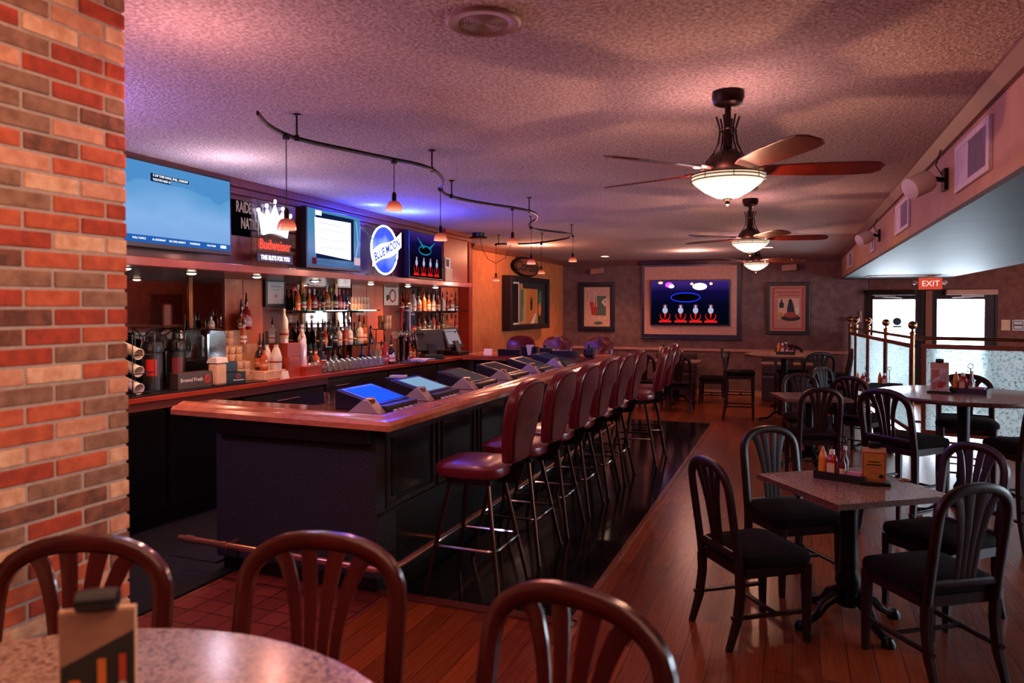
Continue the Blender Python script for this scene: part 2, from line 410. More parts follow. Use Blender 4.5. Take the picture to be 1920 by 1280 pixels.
# mirrors
def mirror(a, b_, label, divs):
    o = MB().hexa(onwall(a, b_, 1.05, 1.99, .001, .012)).build('wall_mirror', M['mirror'])
    tag(o, label, 'mirror')
    for d in divs:
        MB().hexa(onwall(d-.02, d+.02, 1.05, 1.99, .0125, .024)).build('mirror_strip', M['brass'], o)
mirror(3.3, 5.37, 'long mirror behind the coffee dispensers, split by a brass strip', [5.0])
mirror(6.16, 7.28, 'mirror behind the middle glass shelves of bottles, with two brass strips', [6.45, 7.01])
mirror(8.33, 9.34, 'mirror behind the beer tower and the last glass shelves', [8.45, 8.85])
# mirror strip post left end lit orange
# ---------------- brick pillar
bp = MB(); bp.use(M['mortar']).box(-2.75, -1.9345, .3, 1.685, 0, CEIL)
rnd = random.Random(3); k = 0; z = .002
while z < CEIL-.01:
    y = 1.69; w = .152 if k % 2 == 0 else .068; z1 = min(z+.0445, CEIL-.0005)
    while y > .32:
        ya = max(y-w, .301); j = rnd.uniform(-.002, .0015)
        bp.use(BRICKS[rnd.choice([0, 0, 1, 2, 4, 3, 3, 4, 5, 1, 5])]).box(-1.96, -1.93+j, ya, y, z, z1)
        y = ya-.0088; w = .1607
    x = -1.9325; w = .072 if k % 2 == 0 else .155
    while x > -2.73:
        xa = max(x-w, -2.75); bp.use(BRICKS[rnd.choice([0, 1, 2, 3, 4, 5])]).box(xa, x, 1.66, 1.689, z, z1); x = xa-.0088; w = .1607
    z += .0531; k += 1
struct('wall_pillar', bp, None, bevel=.004)
# ---------------- canopy above the back bar
cn = MB(); y0, y1 = 1.9, 8.85
def canbox(z0, z1, o0, o1, ya=y0, yb=y1):
    return [(canx(ya)+o0, ya, z0), (canx(ya)+o1, ya, z0), (canx(yb)+o1, yb, z0), (canx(yb)+o0, yb, z0), (canx(ya)+o0, ya, z1), (canx(ya)+o1, ya, z1), (canx(yb)+o1, yb, z1), (canx(yb)+o0, yb, z1)]
cn.hexa(canbox(2.02, CEIL, -.14, -.10))
cn.hexa([(bkx(y0)+.002, y0, 1.96), (canx(y0)-.1, y0, 1.96), (canx(y1)-.1, y1, 1.96), (bkx(y1)+.002, y1, 1.96), (bkx(y0)+.002, y0, 2.02), (canx(y0)-.1, y0, 2.02), (canx(y1)-.1, y1, 2.02), (bkx(y1)+.002, y1, 2.02)])
cn.hexa([(bkx(y1)+.002, y1-.04, 2.02), (canx(y1)-.1, y1-.04, 2.02), (canx(y1)-.1, y1, 2.02), (bkx(y1)+.002, y1, 2.02), (bkx(y1)+.002, y1-.04, CEIL), (canx(y1)-.1, y1-.04, CEIL), (canx(y1)-.1, y1, CEIL), (bkx(y1)+.002, y1, CEIL)])
can = tag(cn.build('bar_canopy', M.setdefault('canopy_wood', woodmat('canopy_wood', '4c1812', '5e2018', .4, (1, 1, .15), .2))), 'cherry wood canopy over the back bar carrying the televisions and neon signs', 'bar canopy')
MB().hexa(canbox(1.955, 2.012, -.12, .0, yb=8.95)).build('ledge', M['cherry'], can, bevel=.004)
cr = MB()
for i, (z0, z1, o) in enumerate(((2.5, 2.535, .0), (2.535, 2.585, .03), (2.585, CEIL, .06))): cr.hexa(canbox(z0, z1, -.11, -.075+o, yb=7.95))
cr.build('crown_moulding', M['canopy_wood'], can, bevel=.006)
pl = MB().hexa(canbox(2.015, 2.56, -.105, -.03, 8.05, 8.82)); pl.hexa(canbox(2.56, 2.60, -.11, .0, 8.0, 8.9)); pl.hexa(canbox(2.6, CEIL, -.11, .04, 7.96, 8.95))
pl.build('end_pilaster', M['cherry'], can, bevel=.006)
for i, (y, o) in enumerate(((3.6, -.35), (4.3, -.45), (5.0, -.4), (6.0, -.5), (7.0, -.45), (7.9, -.45), (8.6, -.4))):
    s_ = thing('recessed_spotlight', ['black-rimmed round downlight nearest the brick pillar, under the bar canopy', 'small downlight under the canopy, above the steam-domed blender', 'small downlight under the canopy, above the red wooden riser',
        'small downlight under the canopy, above the upper bottle shelf', 'small downlight under the canopy, above the cobalt bottles', 'small downlight under the canopy, above the beer tap tower', 'small downlight under the canopy, nearest the red end pilaster'][i], 'downlight', (canx(y)+o, y, 1.96), 0, 'recessed downlights under the bar canopy')
    MB().lathe([(.055, 0), (.055, -.008), (.038, -.008), (.036, 0)], 20).build('rim', M['black'], s_, smooth=True)
    MB().lathe([(.0001, -.02), (.025, -.016), (.035, -.0082)], 16).build('lens', M['spot_lens'] if 'spot_lens' in M else M.setdefault('spot_lens', emit('spot_lens', 'fff0dc', 14)), s_)
    l = D.lights.new('spot', 'SPOT'); l.energy = 52; l.color = rgb('ffb48c'); l.spot_size = 2.3; l.spot_blend = .8; l.shadow_soft_size = .03
    lo = D.objects.new('spot', l); COL.objects.link(lo); lo.location = (canx(y)+o, y, 1.94)
# ---------------- exit doors at the back
DG = dict(left=(1.31, 1.98), right=(2.32, 3.03))
for i, (n, (a, b_)) in enumerate(DG.items()):
    x0, x1 = ((1.2, 2.06), (2.24, 3.18))[i]
    d = MB().box(x0, a, YB, YB+.05, 0, 1.95).box(b_, x1, YB, YB+.05, 0, 1.95).box(a, b_, YB, YB+.05, 1.83, 1.95).box(a, b_, YB, YB+.05, 0, .16)
    o = struct(f'door_{i+1}', d, M['dark_wood'])
    MB().box(a, b_, YB+.02, YB+.03, .16, 1.83).build('door_pane', M['pane'], o)
    MB().box(x0+.02, x1-.02, YB-.035, YB-.001, .98, 1.03).build('push_bar', M['bronze'], o, bevel=.01)
    cl = MB().box(a+.02 if i == 0 else b_-.35, a+.35 if i == 0 else b_-.02, YB-.06, YB-.001, 1.87, 1.92)
    cl.tube([((a+.1, YB-.04, 1.88) if i == 0 else (b_-.1, YB-.04, 1.88)), ((a+.45, YB-.1, 1.86) if i == 0 else (b_-.5, YB-.1, 1.86))], .008)
    cl.build('door_closer', M['silver_case'], o)
struct('trim_13', MB().box(2.06, 2.14, YB-.01, YB+.08, 0, 1.98), M['dark_wood'])
struct('trim_14', MB().box(2.14, 2.24, YB-.03, YB+.08, 0, 1.98), mat('door_post_wood', '8c4a30', .4))
struct('trim_15', MB().box(1.18, 1.2, YB-.02, YB+.08, 0, 1.98).box(3.18, 3.22, YB-.02, YB+.08, 0, 1.98).box(1.15, 3.22, YB-.02, YB+.08, 1.95, 2.0), M['dark_wood'])
for (x0, x1, mm, lb) in ((1.22, 1.97, M['bronze'], 'dark brown door operator box over the left glass door'), (2.44, 3.2, M['trim'], 'long peach operator box over the right glass door')):
    tag(MB().box(x0, x1, YB-.13, YB-.0205, 1.905, 1.995).build('door_operator', mm, bevel=.008), lb, 'door operator')
d3 = struct('door_3', MB().box(XR-.05, XR-.002, 12.7, 13.6, .0, 2.03), M['mahogany'], bevel=.01)
MB().box(XR-.056, XR-.0505, 13.05, 13.25, 1.1, 1.75).build('door_lite', M['white'], d3)
MB().lathe([(.03, 0), (.03, .03), (.0001, .05)], 12, (XR-.11, 12.8, 1.0), 'x').build('door_handle', M['brass'], d3, smooth=True)
tag(MB().lathe([(.0001, -.01), (.062, -.008), (.07, 0)], 24, (1.70, YB+.012, 1.44), 'y').box(1.63, 1.77, YB+.006, YB+.016, 1.335, 1.365).build('round_decal', mat('dark_blue_decal', '1f3a48', .4)), 'round dark blue decal on a bar on the left door glass', 'decal')
# exit sign
ex = thing('exit_sign', 'red EXIT sign with two lamp heads hanging above the glass doors', 'exit sign', (2.03, 13.4, 2.0))
MB().box(-.165, .165, -.025, .025, -.02, .165).build('sign_box', emit('exit_red', 'e2503c', .85), ex, bevel=.008)
MB().box(-.05, .05, -.02, .02, .165, .2).build('mount', M['trim'], ex)
text('EXIT', .125, emit('exit_letters', 'ffd8d0', 1.2), ex, (0, -.027, .07), RY)
for sx in (-1, 1):
    MB().lathe([(.012, 0), (.035, .02), (.035, .05)], 14, (sx*.21, 0, .09), 'y').tube([(sx*.165, 0, .09), (sx*.21, 0, .09)], .01).build('lamp_head', M['silver_case'], ex, smooth=True)
# notices right of the doors, thermostat
for (x0, x1, z0, z1, lb, mm) in ((3.27, 3.4, 1.3, 1.48, 'pale square notice on the rust wall right of the doors', M['cream']), (3.43, 3.6, 1.3, 1.48, 'grey framed certificate beside the pale notice', M['silver_case'])):
    t = thing('wall_notice', lb, 'notice', ((x0+x1)/2, YB-.012, z0))
    MB().box(-(x1-x0)/2, (x1-x0)/2, -.012, 0, 0, z1-z0).build('sheet', mm, t)
    if mm is not M['cream']: art('print', [(M['bronze'], R4(-.07, .07, .02, .16)), (M['silver_case'], R4(-.06, .06, .1, .15)), (M['silver_case'], R4(-.06, .06, .03, .08))], t, (0, -.0125, 0), RY)
tag(MB().box(1.09, 1.13, YB-.03, YB-.0005, 1.42, 1.62).build('wall_control', M['trim'], bevel=.004), 'slim tall wall control left of the glass doors', 'wall control')
# emergency light boxes on the back wall
for x, lb in ((-3.75, 'small tilted speaker box above the cocktail poster'), (-.1, 'small box speaker above the poster right of the screen')):
    t = thing('box_speaker', lb, 'speaker', (x, YB, 2.41))
    MB().hexa([(-.13, -.12, -.05), (.13, -.16, -.03), (.13, -.03, -.03), (-.13, -.03, -.05), (-.13, -.12, .06), (.13, -.16, .08), (.13, -.03, .08), (-.13, -.03, .06)]).build('case', M['trim'], t, bevel=.006)
    MB().box(-.02, .02, -.03, 0, -.02, .04).build('bracket', M['bronze'], t)
# soffit vents and speakers
for (ya, yb, lb) in ((3.69, 4.41, 'largest white air vent on the soffit, nearest'), (6.08, 6.86, 'middle white air vent on the soffit, between the two spot speakers'), (11.74, 12.88, 'farthest small white air vent on the soffit'), (8.6, 9.0, 'small white vent just past the farther soffit speaker')):
    t = thing('air_vent', lb, 'air vent', (.79, ya, 2.29), 0, 'white air vents along the soffit')
    L = yb-ya; fr = MB().box(-.018, 0, 0, .05, 0, .24).box(-.018, 0, L-.05, L, 0, .24).box(-.018, 0, .05, L-.05, 0, .03).box(-.018, 0, .05, L-.05, .21, .24)
    fr.build('frame', M['vent_white'] if 'vent_white' in M else M.setdefault('vent_white', mat('vent_white', 'd8cce0', .5)), t, bevel=.003)
    s_ = MB(); L2 = (L-.1)*.62; n_ = int(L2/.02)
    MB().box(-.012, -.004, .05+L2, L-.05, .03, .21).build('blank_plate', M['vent_white'], t)
    for j in range(n_): yy = .05+(j+.5)*L2/n_; s_.hexa([(-.013, yy-.002, .03), (-.003, yy+.006, .03), (-.003, yy+.009, .03), (-.013, yy+.001, .03), (-.013, yy-.002, .21), (-.003, yy+.006, .21), (-.003, yy+.009, .21), (-.013, yy+.001, .21)])
    s_.build('louvre', M['vent_white'], t)
    MB().box(-.0025, -.0005, .05, L-.05, .03, .21).build('duct_screen', mat('vent_dark', '6e6684', .7), t)
for (y, lb) in ((4.72, 'white cylinder speaker on the soffit beside the largest vent'), (8.16, 'white cylinder speaker farther along the soffit')):
    t = thing('spot_speaker', lb, 'speaker', (.79, y, 2.41), 0, 'cylinder speakers on the soffit')
    q = Matrix.Translation((-.13, -.05, -.02)) @ Euler((0, 1.15, .5)).to_matrix().to_4x4()
    MB().lathe([(.045, -.09), (.062, -.08), (.062, .03), (.055, .05), (.0001, .05)], 20).xf(q).build('speaker_case', M['white'], t, smooth=True)
    MB().box(-.02, 0, -.05, .05, -.06, .06).tube([(-.01, 0, 0), (-.08, -.03, .01), (-.12, -.05, .04)], .014).build('bracket', M['bronze'], t)
    MB().tube([(-.02, .02, .03), (-.05, .03, .09), (-.03, .03, .16), (-.02, .02, .2)], .004, 5).build('cable', M['black'], t)
# projection screen on the back wall with tv
t = thing('projection_screen', 'pale pull-down projection screen with black border behind the wall television', 'projection screen', (-1.9, YB, 1.09))
MB().box(-.95, .95, -.05, -.04, 0, 1.44).build('border', M['black'], t)
MB().box(-.89, .87, -.056, -.0505, .07, 1.40).build('screen_cloth', mat('screen_cloth', 'd39a86', .8), t)
MB().box(-1.0, 1.0, -.1, 0, 1.44, 1.52).build('roller_case', M['bronze'], t, bevel=.01)
MB().box(-.97, .97, -.06, -.035, -.025, 0).build('bottom_bar', M['black'], t, bevel=.006)
# pictures
def picture(name, lb, x, z, w, h, parent_rot, items, fw=.07, y=YB, depth=.04, fm='black', cat='poster'):
    t = thing(name, lb, cat, (x, y, z)); t.rotation_euler = (0, 0, parent_rot)
    f = MB().box(-w/2, -w/2+fw, -depth, 0, 0, h).box(w/2-fw, w/2, -depth, 0, 0, h).box(-w/2+fw, w/2-fw, -depth, 0, 0, fw).box(-w/2+fw, w/2-fw, -depth, 0, h-fw, h)
    f.build('frame', M[fm], t, bevel=.008)
    art('print', items, t, (0, -depth*.4, 0), RY)
    return t
E_ = lambda n, c: M.setdefault(n, mat(n, c, .6))
pk, gr, rd, dk, or_, cr_, ye = E_('ink_pink', 'c07a68'), E_('ink_green', '4c6a50'), E_('ink_red', 'b03a28'), E_('ink_dark', '22201c'), E_('ink_orange', 'd07030'), E_('ink_cream', 'dca88a'), E_('ink_yellow', 'c8863a')
lt = E_('ink_light', 'dccab8')
picture('framed_poster', 'black framed cocktail poster on the back wall left of the screen', -3.78, 1.2, .76, 1.0, 0, [
    (M['ink_dark'], R4(-.33, .33, .05, .95)), (cr_, R4(-.26, .28, .1, .9)), (gr, R4(-.02, .2, .3, .72)), (cr_, R4(-.1, .2, .22, .32)), (rd, [(-.14, .6), (.04, .6), (.02, .33), (-.1, .33)]),
    (lt, R4(-.06, -.04, .5, .85)), (lt, R4(-.01, .01, .5, .82)), (lt, EL(-.18, .72, .05, .16)), (cr_, EL(-.18, .72, .03, .13)), (lt, [(.1, .6), (.18, .68), (.24, .6), (.18, .5)]), (gr, EL(.04, .17, .09, .035)), (rd, EL(.18, .6, .012, .02)), (lt, R4(-.2, .2, .25, .262))])
picture('framed_poster', 'black framed red poster of bottles on the back wall right of the screen', -.12, 1.18, .76, .98, 0, [
    (pk, R4(-.33, .33, .05, .93)), (rd, R4(-.27, .27, .1, .88)), (pk, R4(-.24, .24, .12, .86)), (cr_, R4(-.17, .2, .3, .68)), (dk, [(-.02, .35), (.13, .35), (.1, .55), (.06, .67), (.02, .66), (-.01, .5)]), (dk, EL(.05, .31, .17, .055)),
    (rd, EL(.06, .37, .13, .05)), (dk, R4(-.15, -.07, .5, .6)), (dk, R4(-.125, -.095, .6, .66)), (ye, EL(-.13, .37, .05, .05)), (rd, R4(-.2, .22, .78, .8)), (rd, R4(-.16, .2, .73, .745)), (lt, EL(.16, .45, .03, .08))])
# deep shadow-box picture on the peach wall and the oval sign above it
sb = picture('shadow_box_picture', 'large deep black framed picture of orange and white shapes on the peach wall', -4.5, 1.3, 2.02, .92, PI/2, [], .09, 12.2, .17, 'black', 'picture')
art('print_art', [(M['ink_dark'], R4(-.95, .95, .05, .87)), (M['ink_light'], R4(-.85, -.45, .1, .82)), (M['bronze'], R4(-.8, -.5, .13, .79)), (ye, R4(-.42, .5, .1, .8)), (or_, [(-.1, .1), (.3, .1), (.45, .3), (.35, .8), (-.05, .75)]),
    (M['ink_light'], [(.1, .1), (.3, .1), (.42, .28), (.36, .28)]), (gr, R4(-.4, -.25, .15, .7)), (M['ink_light'], R4(-.2, -.18, .12, .45)), (M['ink_light'], R4(-.3, -.28, .12, .4)), (gr, EL(.62, .55, .1, .16)), (or_, EL(.6, .35, .08, .12)), (dk, EL(.15, .45, .06, .12)), (dk, R4(-.3, .5, .72, .8))], sb, (0, -.1, 0), RY)
ov = thing('oval_sign', 'oval wooden sign with dark lettering above the shadow-box picture', 'sign', (-4.5, 12.25, 2.405)); ov.rotation_euler = (0, 0, PI/2)
MB().xf(Matrix.Identity(4)).add([], []).prism_axis([(u, v_) for u, v_ in EL(0, 0, .68, .175, 32)], -.06, 0, 'y').build('board', M['bronze'], ov, bevel=.008)
MB().prism_axis([(u, v_) for u, v_ in EL(0, 0, .62, .145, 32)], -.07, -.061, 'y').build('face', woodmat('sign_face_wood', '9a4c26', '7c3a1c', .5), ov)
text('Corona', .24, M['ink_dark'], ov, (0, -.0715, 0), RY, sx=1.7, shear=.2, bold=.008)
# ceiling speaker grille, ceiling downlights, smoke head
g = thing('ceiling_grille', 'round ridged speaker grille in the ceiling near the top edge', 'ceiling speaker', (-.968, 2.245, CEIL))
MB().lathe([(.125, 0), (.125, -.006), (.118, -.012), (.088, -.012), (.08, -.006), (.079, 0)], 40).build('trim_ring', M['grey_plate'], g, smooth=True)
pr = []
for i in range(8):
    r_ = .078-i*.0095; pr += [(r_, -.004), (r_-.003, -.010), (r_-.006, -.010), (r_-.0085, -.004)]
MB().lathe(pr+[(.0001, -.006)], 40).build('ridged_cone', M['grey_plate'], g, smooth=True)
for (x, y, lb) in ((-3.31, 13.39, 'recessed ceiling downlight near the back wall above the cocktail poster'), (-.4, 12.29, 'recessed ceiling downlight beside the farthest fan')):
    t = thing('ceiling_downlight', lb, 'downlight', (x, y, CEIL))
    MB().lathe([(.1, 0), (.1, -.008), (.075, -.008), (.073, 0)], 24).build('rim', M['trim'], t, smooth=True)
    MB().lathe([(.0001, -.005), (.072, -.006)], 20).build('lens', emit('downlight_lens', 'ffd2b0', 12), t)
    l = D.lights.new('spot', 'SPOT'); l.energy = 80; l.color = rgb('ffb690'); l.spot_size = 2.2; l.spot_blend = .7
    lo = D.objects.new('spot', l); COL.objects.link(lo); lo.location = (x, y, CEIL-.03)
t = thing('ceiling_sensor', 'black round ceiling fixture with a hanging wire loop beside the red pilaster', 'ceiling fixture', (-3.78, 8.6, CEIL))
MB().lathe([(.08, 0), (.08, -.05), (.12, -.055), (.1, -.075), (.0001, -.075)], 20).build('housing', M['black'], t, smooth=True)
MB().tube([(.02, .02, -.07), (.03, .05, -.2), (.08, .12, -.33), (.16, .2, -.38), (.26, .3, -.3), (.31, .36, -.12), (.32, .38, -.02)], .004, 5).build('hanging_wire', M['black'], t)
# ================================================================== SCREENS AND SIGNS ON THE CANOPY
def tv_canopy(y0, y1, z0, z1, lb, items, off=.03, strength=None):
    t = thing('television', lb, 'television', (canx((y0+y1)/2)+off, (y0+y1)/2, z0)); t.rotation_euler = (0, 0, PI/2+.043)
    w = y1-y0; h = z1-z0
    MB().box(-w/2, w/2, -.012, .05, 0, h).build('case', M['black'], t, bevel=.004)
    MB().box(-w*.3, w*.3, .05, .1, h*.2, h*.8).build('back_housing', M['black'], t)
    art('screen', items(w, h), t, (0, -.0125, 0), RY)
    return t
TVB = emit('tv_blue', '5c9cd6', 1.15); TVB2 = emit('tv_pale_blue', '84b4e6', 1.1); TVS = emit('tv_strip', '2460b0', 1.0)
TW = emit('tv_white', 'f2f6ff', 1.3); TD = emit('tv_dark', '14204a', .8); TM = emit('tv_mid', '4f78ae', .9)
def gradient_screen(name, stops, axis='Y', strength=1., wob=.5):
    m = D.materials.new(name); m.use_nodes = True; nt = m.node_tree; nt.nodes.clear()
    o = nt.nodes.new('ShaderNodeOutputMaterial'); e = nt.nodes.new('ShaderNodeEmission'); e.inputs['Strength'].default_value = strength
    tc = nt.nodes.new('ShaderNodeTexCoord'); sp = nt.nodes.new('ShaderNodeSeparateXYZ'); nt.links.new(tc.outputs['Generated'], sp.inputs[0])
    nz = N(nt, 'ShaderNodeTexNoise', Scale=2.5, Detail=1.); nt.links.new(tc.outputs['Generated'], nz.inputs['Vector'])
    ad = nt.nodes.new('ShaderNodeMath'); ad.operation = 'MULTIPLY_ADD'; ad.inputs[1].default_value = wob; nt.links.new(nz.outputs['Fac'], ad.inputs[0]); nt.links.new(sp.outputs[axis], ad.inputs[2])
    r = ramp(nt, stops); nt.links.new(ad.outputs[0], r.inputs['Fac']); nt.links.new(r.outputs['Color'], e.inputs['Color']); nt.links.new(e.outputs[0], o.inputs['Surface'])
    return m
G1 = gradient_screen('tv_sky_gradient', [(.2, rgb('7ba8e0')), (.6, rgb('86b4ea')), (1., rgb('4f90cc')), (1.3, rgb('5c9cd4'))])
t = tv_canopy(3.22, 4.17, 2.065, 2.60, 'big television showing a plain blue picture, beside the brick pillar', lambda w, h: [
    (G1, R4(-w/2+.012, w/2-.012, .03, h-.012)), (TVS, R4(-w/2+.012, w/2-.012, .03, .075)), (TD, R4(-w*.27, w*.07, h*.825, h*.87)), (TD, R4(-w*.27, -w*.1, h*.775, h*.825)), (TW, R4(w*.38, w*.44, .045, .065))])
text('S OF THIS HOLE, PHIL. I KNOW', .021, TW, t, (-.092, -.0165, .453), RY)
text("YOU'VE HAD A", .021, TW, t, (-.169, -.0165, .428), RY)
for i, b_ in enumerate(('POLL TOPICS', 'AL ROUNDUP', 'NFL FREE AGENCY', 'STANDINGS', 'PGA TOUR')): text(b_, .017, TW, t, (-.35+i*.155, -.0165, .054), RY)
G2 = gradient_screen('tv_steel_gradient', [(.1, rgb('2e4c74')), (.6, rgb('6a8cc0')), (1.2, rgb('4a86b0'))])
t = tv_canopy(5.09, 5.96, 2.028, 2.545, 'television with a white document page on screen, between the crown sign and the blue neon', lambda w, h: [
    (G2, R4(-w/2+.012, w/2-.012, .02, h-.012)), (TD, R4(-w*.34, w*.36, .09, h*.93)), (TW, [(-w*.36, .13), (w*.3, .1), (w*.3, h*.86), (-w*.37, h*.84)]), (TVB2, [(w*.37, .1), (w*.4, .12), (w*.46, h*.5), (w*.42, h*.9), (w*.4, h*.9), (w*.44, h*.5)]),
    (TW, R4(-w*.36, -w*.25, h*.88, h*.96)), (emit('tv_maroon', '6a1c30', .8), R4(-w*.42, -w*.34, .035, .09)), (TM, R4(-w*.34, w*.35, .035, .05)), (emit('tv_pinkish', 'd8b4c4', 1.), R4(w*.36, w*.485, .06, .13)), (TM, R4(-w*.3, w*.1, h*.76, h*.765)), (TM, R4(-w*.3, w*.22, h*.66, h*.664)), (TM, R4(-w*.3, w*.22, h*.5, h*.504)), (TM, R4(-w*.3, w*.2, h*.36, h*.364))])
# stage picture shared by the third canopy tv and the wall tv
SB = emit('stage_blue_ring', '1c34ff', 1.4); SC = emit('stage_cyan', '1c7ca8', .9); SD = gradient_screen('stage_dark', [(.0, rgb('04050a')), (.5, rgb('05071c')), (.8, rgb('120c40')), (1.1, rgb('3c2478'))], 'Y', .9, .08)
SR = emit('stage_red', 'd81c1c', 1.1); SP = emit('stage_pale', 'b8bce0', .9); SM = emit('stage_magenta', 'd040e0', 2.2); SW = emit('stage_white', 'f4f4ff', 3.); SMU = emit('stage_maroon', '7a3048', .8); SK = emit('stage_black', '0a080c', .5); SO = emit('stage_peach', 'ffb090', 2.)
def ring(cx_, cy_, rx, ry, m_, th, back):
    return [(m_, EL(cx_, cy_, rx, ry, 28)), (back, EL(cx_, cy_, rx-th, ry-th, 28))]
def stage(w, h, ringm, lights=True, g=.012):
    it = [(SD, R4(-w/2+g, w/2-g, g, h-g))] + ring(-w*.05, h*.62, w*.19, h*.11, ringm, .016, SK)
    if lights: it += [(SM, EL(-w*.26, h*.9, w*.05, h*.06)), (SW, EL(-w*.23, h*.87, w*.035, h*.04)), (SO, EL(-w*.37, h*.95, w*.03, h*.03)), (SW, EL(w*.13, h*.86, w*.09, h*.075)), (SO, EL(w*.03, h*.92, w*.02, h*.03)), (SO, EL(w*.27, h*.92, w*.02, h*.03))]
    else: it += [(SC, [(-w*.3, h*.9), (-w*.05, h*.68), (-w*.12, h*.65)]), (SC, [(w*.28, h*.84), (w*.03, h*.68), (w*.1, h*.65)])]
    for q in (-.31, -.11, .08, .27):
        it += [(SR, [(w*(q-.085), h*.06), (w*(q+.085), h*.06), (w*(q+.07), h*.11), (w*(q-.07), h*.11)]), (SR, EL(w*q, h*.2, w*.066, h*.1)), (SK, EL(w*q, h*.215, w*.058, h*.095)), (SR, [(w*(q-.016), h*.26), (w*(q+.016), h*.26), (w*q, h*.13)]), (SP, EL(w*q, h*.33, w*.034, h*.07)), (SMU, EL(w*q, h*.43, w*.03, h*.035)), (SP, EL(w*q, h*.42, w*.012, h*.03))]
    return it
tv_canopy(6.97, 7.84, 2.015, 2.53, 'television with four red chairs on a dark stage, beside the red end pilaster', lambda w, h: stage(w, h, SC, False), .035)
t = thing('television', 'wall television showing four red chairs and stage lights, hung over the pale projection screen', 'television', (-1.905, YB-.1, 1.335))
MB().box(-.76, .76, -.02, .04, 0, .89).build('case', M['black'], t, bevel=.006)
art('screen', stage(1.5, .87, SB), t, (0, -.021, .008), RY)
# banner
t = thing('cloth_banner', 'black cloth banner with pale block lettering and a shield, beside the big television', 'banner', (canx(4.55)-.095, 4.56, 2.235)); t.rotation_euler = (0, 0, PI/2+.043)
MB().box(-.26, .24, -.004, .004, 0, .32).build('cloth', mat('banner_cloth', '060608', 1., spec=0.), t)
PB = M.setdefault('banner_print', mat('banner_print', 'b9a59c', .8))
text('RAIDERS', .115, PB, t, (-.06, -.0055, .215), RY, sx=.56, bold=.003)
text('NATION', .115, PB, t, (.0, -.0055, .095), RY, sx=.58, bold=.003)
art('shield_emblem', [(PB, [(.13, .29), (.23, .29), (.225, .17), (.18, .125), (.135, .17)]), (M['black'], [(.14, .28), (.22, .28), (.215, .175), (.18, .14), (.145, .175)]), (PB, EL(.18, .225, .024, .035)), (M['black'], R4(.16, .2, .222, .23)), (PB, [(.15, .16), (.155, .155), (.215, .27), (.21, .275)]), (PB, [(.21, .16), (.205, .155), (.145, .27), (.15, .275)])], t, (0, -.0052, 0), RY)
# crown sign
t = thing('crown_neon_sign', 'glowing white crown sign over red script lettering on the bar canopy ledge', 'neon sign', (canx(4.69)+.02, 4.69, 2.012)); t.rotation_euler = (0, 0, PI/2+.043)
WH = emit('neon_white', 'f2f0ff', 3.5); RD = emit('neon_red', 'ff4a3c', 1.8); CB = M.setdefault('sign_back', mat('sign_back', '16131c', .4))
MB().box(-.27, .27, -.005, .01, -.005, .5).xf(Matrix.Identity(4)).build('back_panel', M['glass'], t)
crown = [(-.15, .235), (-.09, .252), (0, .262), (.09, .252), (.15, .235), (.2, .40), (.19, .415), (.125, .36), (.1, .45), (.055, .375), (.0, .49), (-.055, .375), (-.1, .45), (-.125, .36), (-.19, .415), (-.2, .40)]
mb = MB(); mb.add([(u, -.012, v_) for u, v_ in crown]+[(0, -.012, .33)], [(i, (i+1) % 16, 16) for i in range(16)])
for u, v_ in ((-.198, .42), (-.1, .465), (0, .51), (.1, .465), (.198, .42)): mb.lathe([(.0001, -.014), (.017, -.012), (.017, -.008)], 14, (u, 0, v_), 'y')
mb.build('crown', WH, t)
text('Budweiser', .108, RD, t, (0, -.012, .165), RY, sx=.86, bold=.001)
MB().box(-.22, .22, -.011, -.006, .035, .095).build('lower_strip', CB, t)
text("THIS BUD'S FOR YOU", .05, WH, t, (0, -.0125, .065), RY, sx=.75)
MB().tube([(-.18, .0, .0), (-.18, .0, .5)], .005, 6).tube([(.18, .0, .0), (.18, .0, .5)], .005, 6).build('stand', M['black'], t)
# moon neon
t = thing('moon_neon_sign', 'big round blue moon neon sign with a white lettered ribbon across it', 'neon sign', (canx(6.42)+.03, 6.42, 2.02)); t.rotation_euler = (0, 0, PI/2+.043)
NB = emit('neon_blue_tube', 'a8c8ff', 9.); NG = gradient_screen('moon_disc', [(.3, rgb('3048e8')), (.8, rgb('8aa0ff')), (1.3, rgb('3c50e0'))], 'Y', 1.6)
cc = [(.27*math.cos(a*PI/20), -.02, .25+.24*math.sin(a*PI/20)) for a in range(40)]
MB().tube(cc, .009, 8, True).build('blue_tube', NB, t)
art('moon_disc', [(NG, EL(0, .25, .262, .232, 36))], t, (0, -.008, 0), RY)
rb = MB(); up = []; lo_ = []
for i in range(11):
    u = -.26+.6*i/10; w_ = .14+.22*i/10+.02*math.sin(i*.7); up.append((u, -.028, w_+.085)); lo_.append((u, -.028, w_-.07))
for i in range(10): rb.add([lo_[i], lo_[i+1], up[i+1], up[i]], [(0, 1, 2, 3)])
rb.build('ribbon', emit('ribbon_white', 'eef0ff', 5.), t)
text('BLUE MOON', .115, emit('neon_letters', '2a44d0', 1.2), t, (.035, -.032, .255), (PI/2, -.345, 0), sx=.85, bold=.003)
MB().box(-.3, .3, -.003, .01, -.012, .0).tube([(-.2, 0, 0), (-.2, 0, .45)], .006, 6).tube([(.2, 0, 0), (.2, 0, .45)], .006, 6).build('stand', M['black'], t)
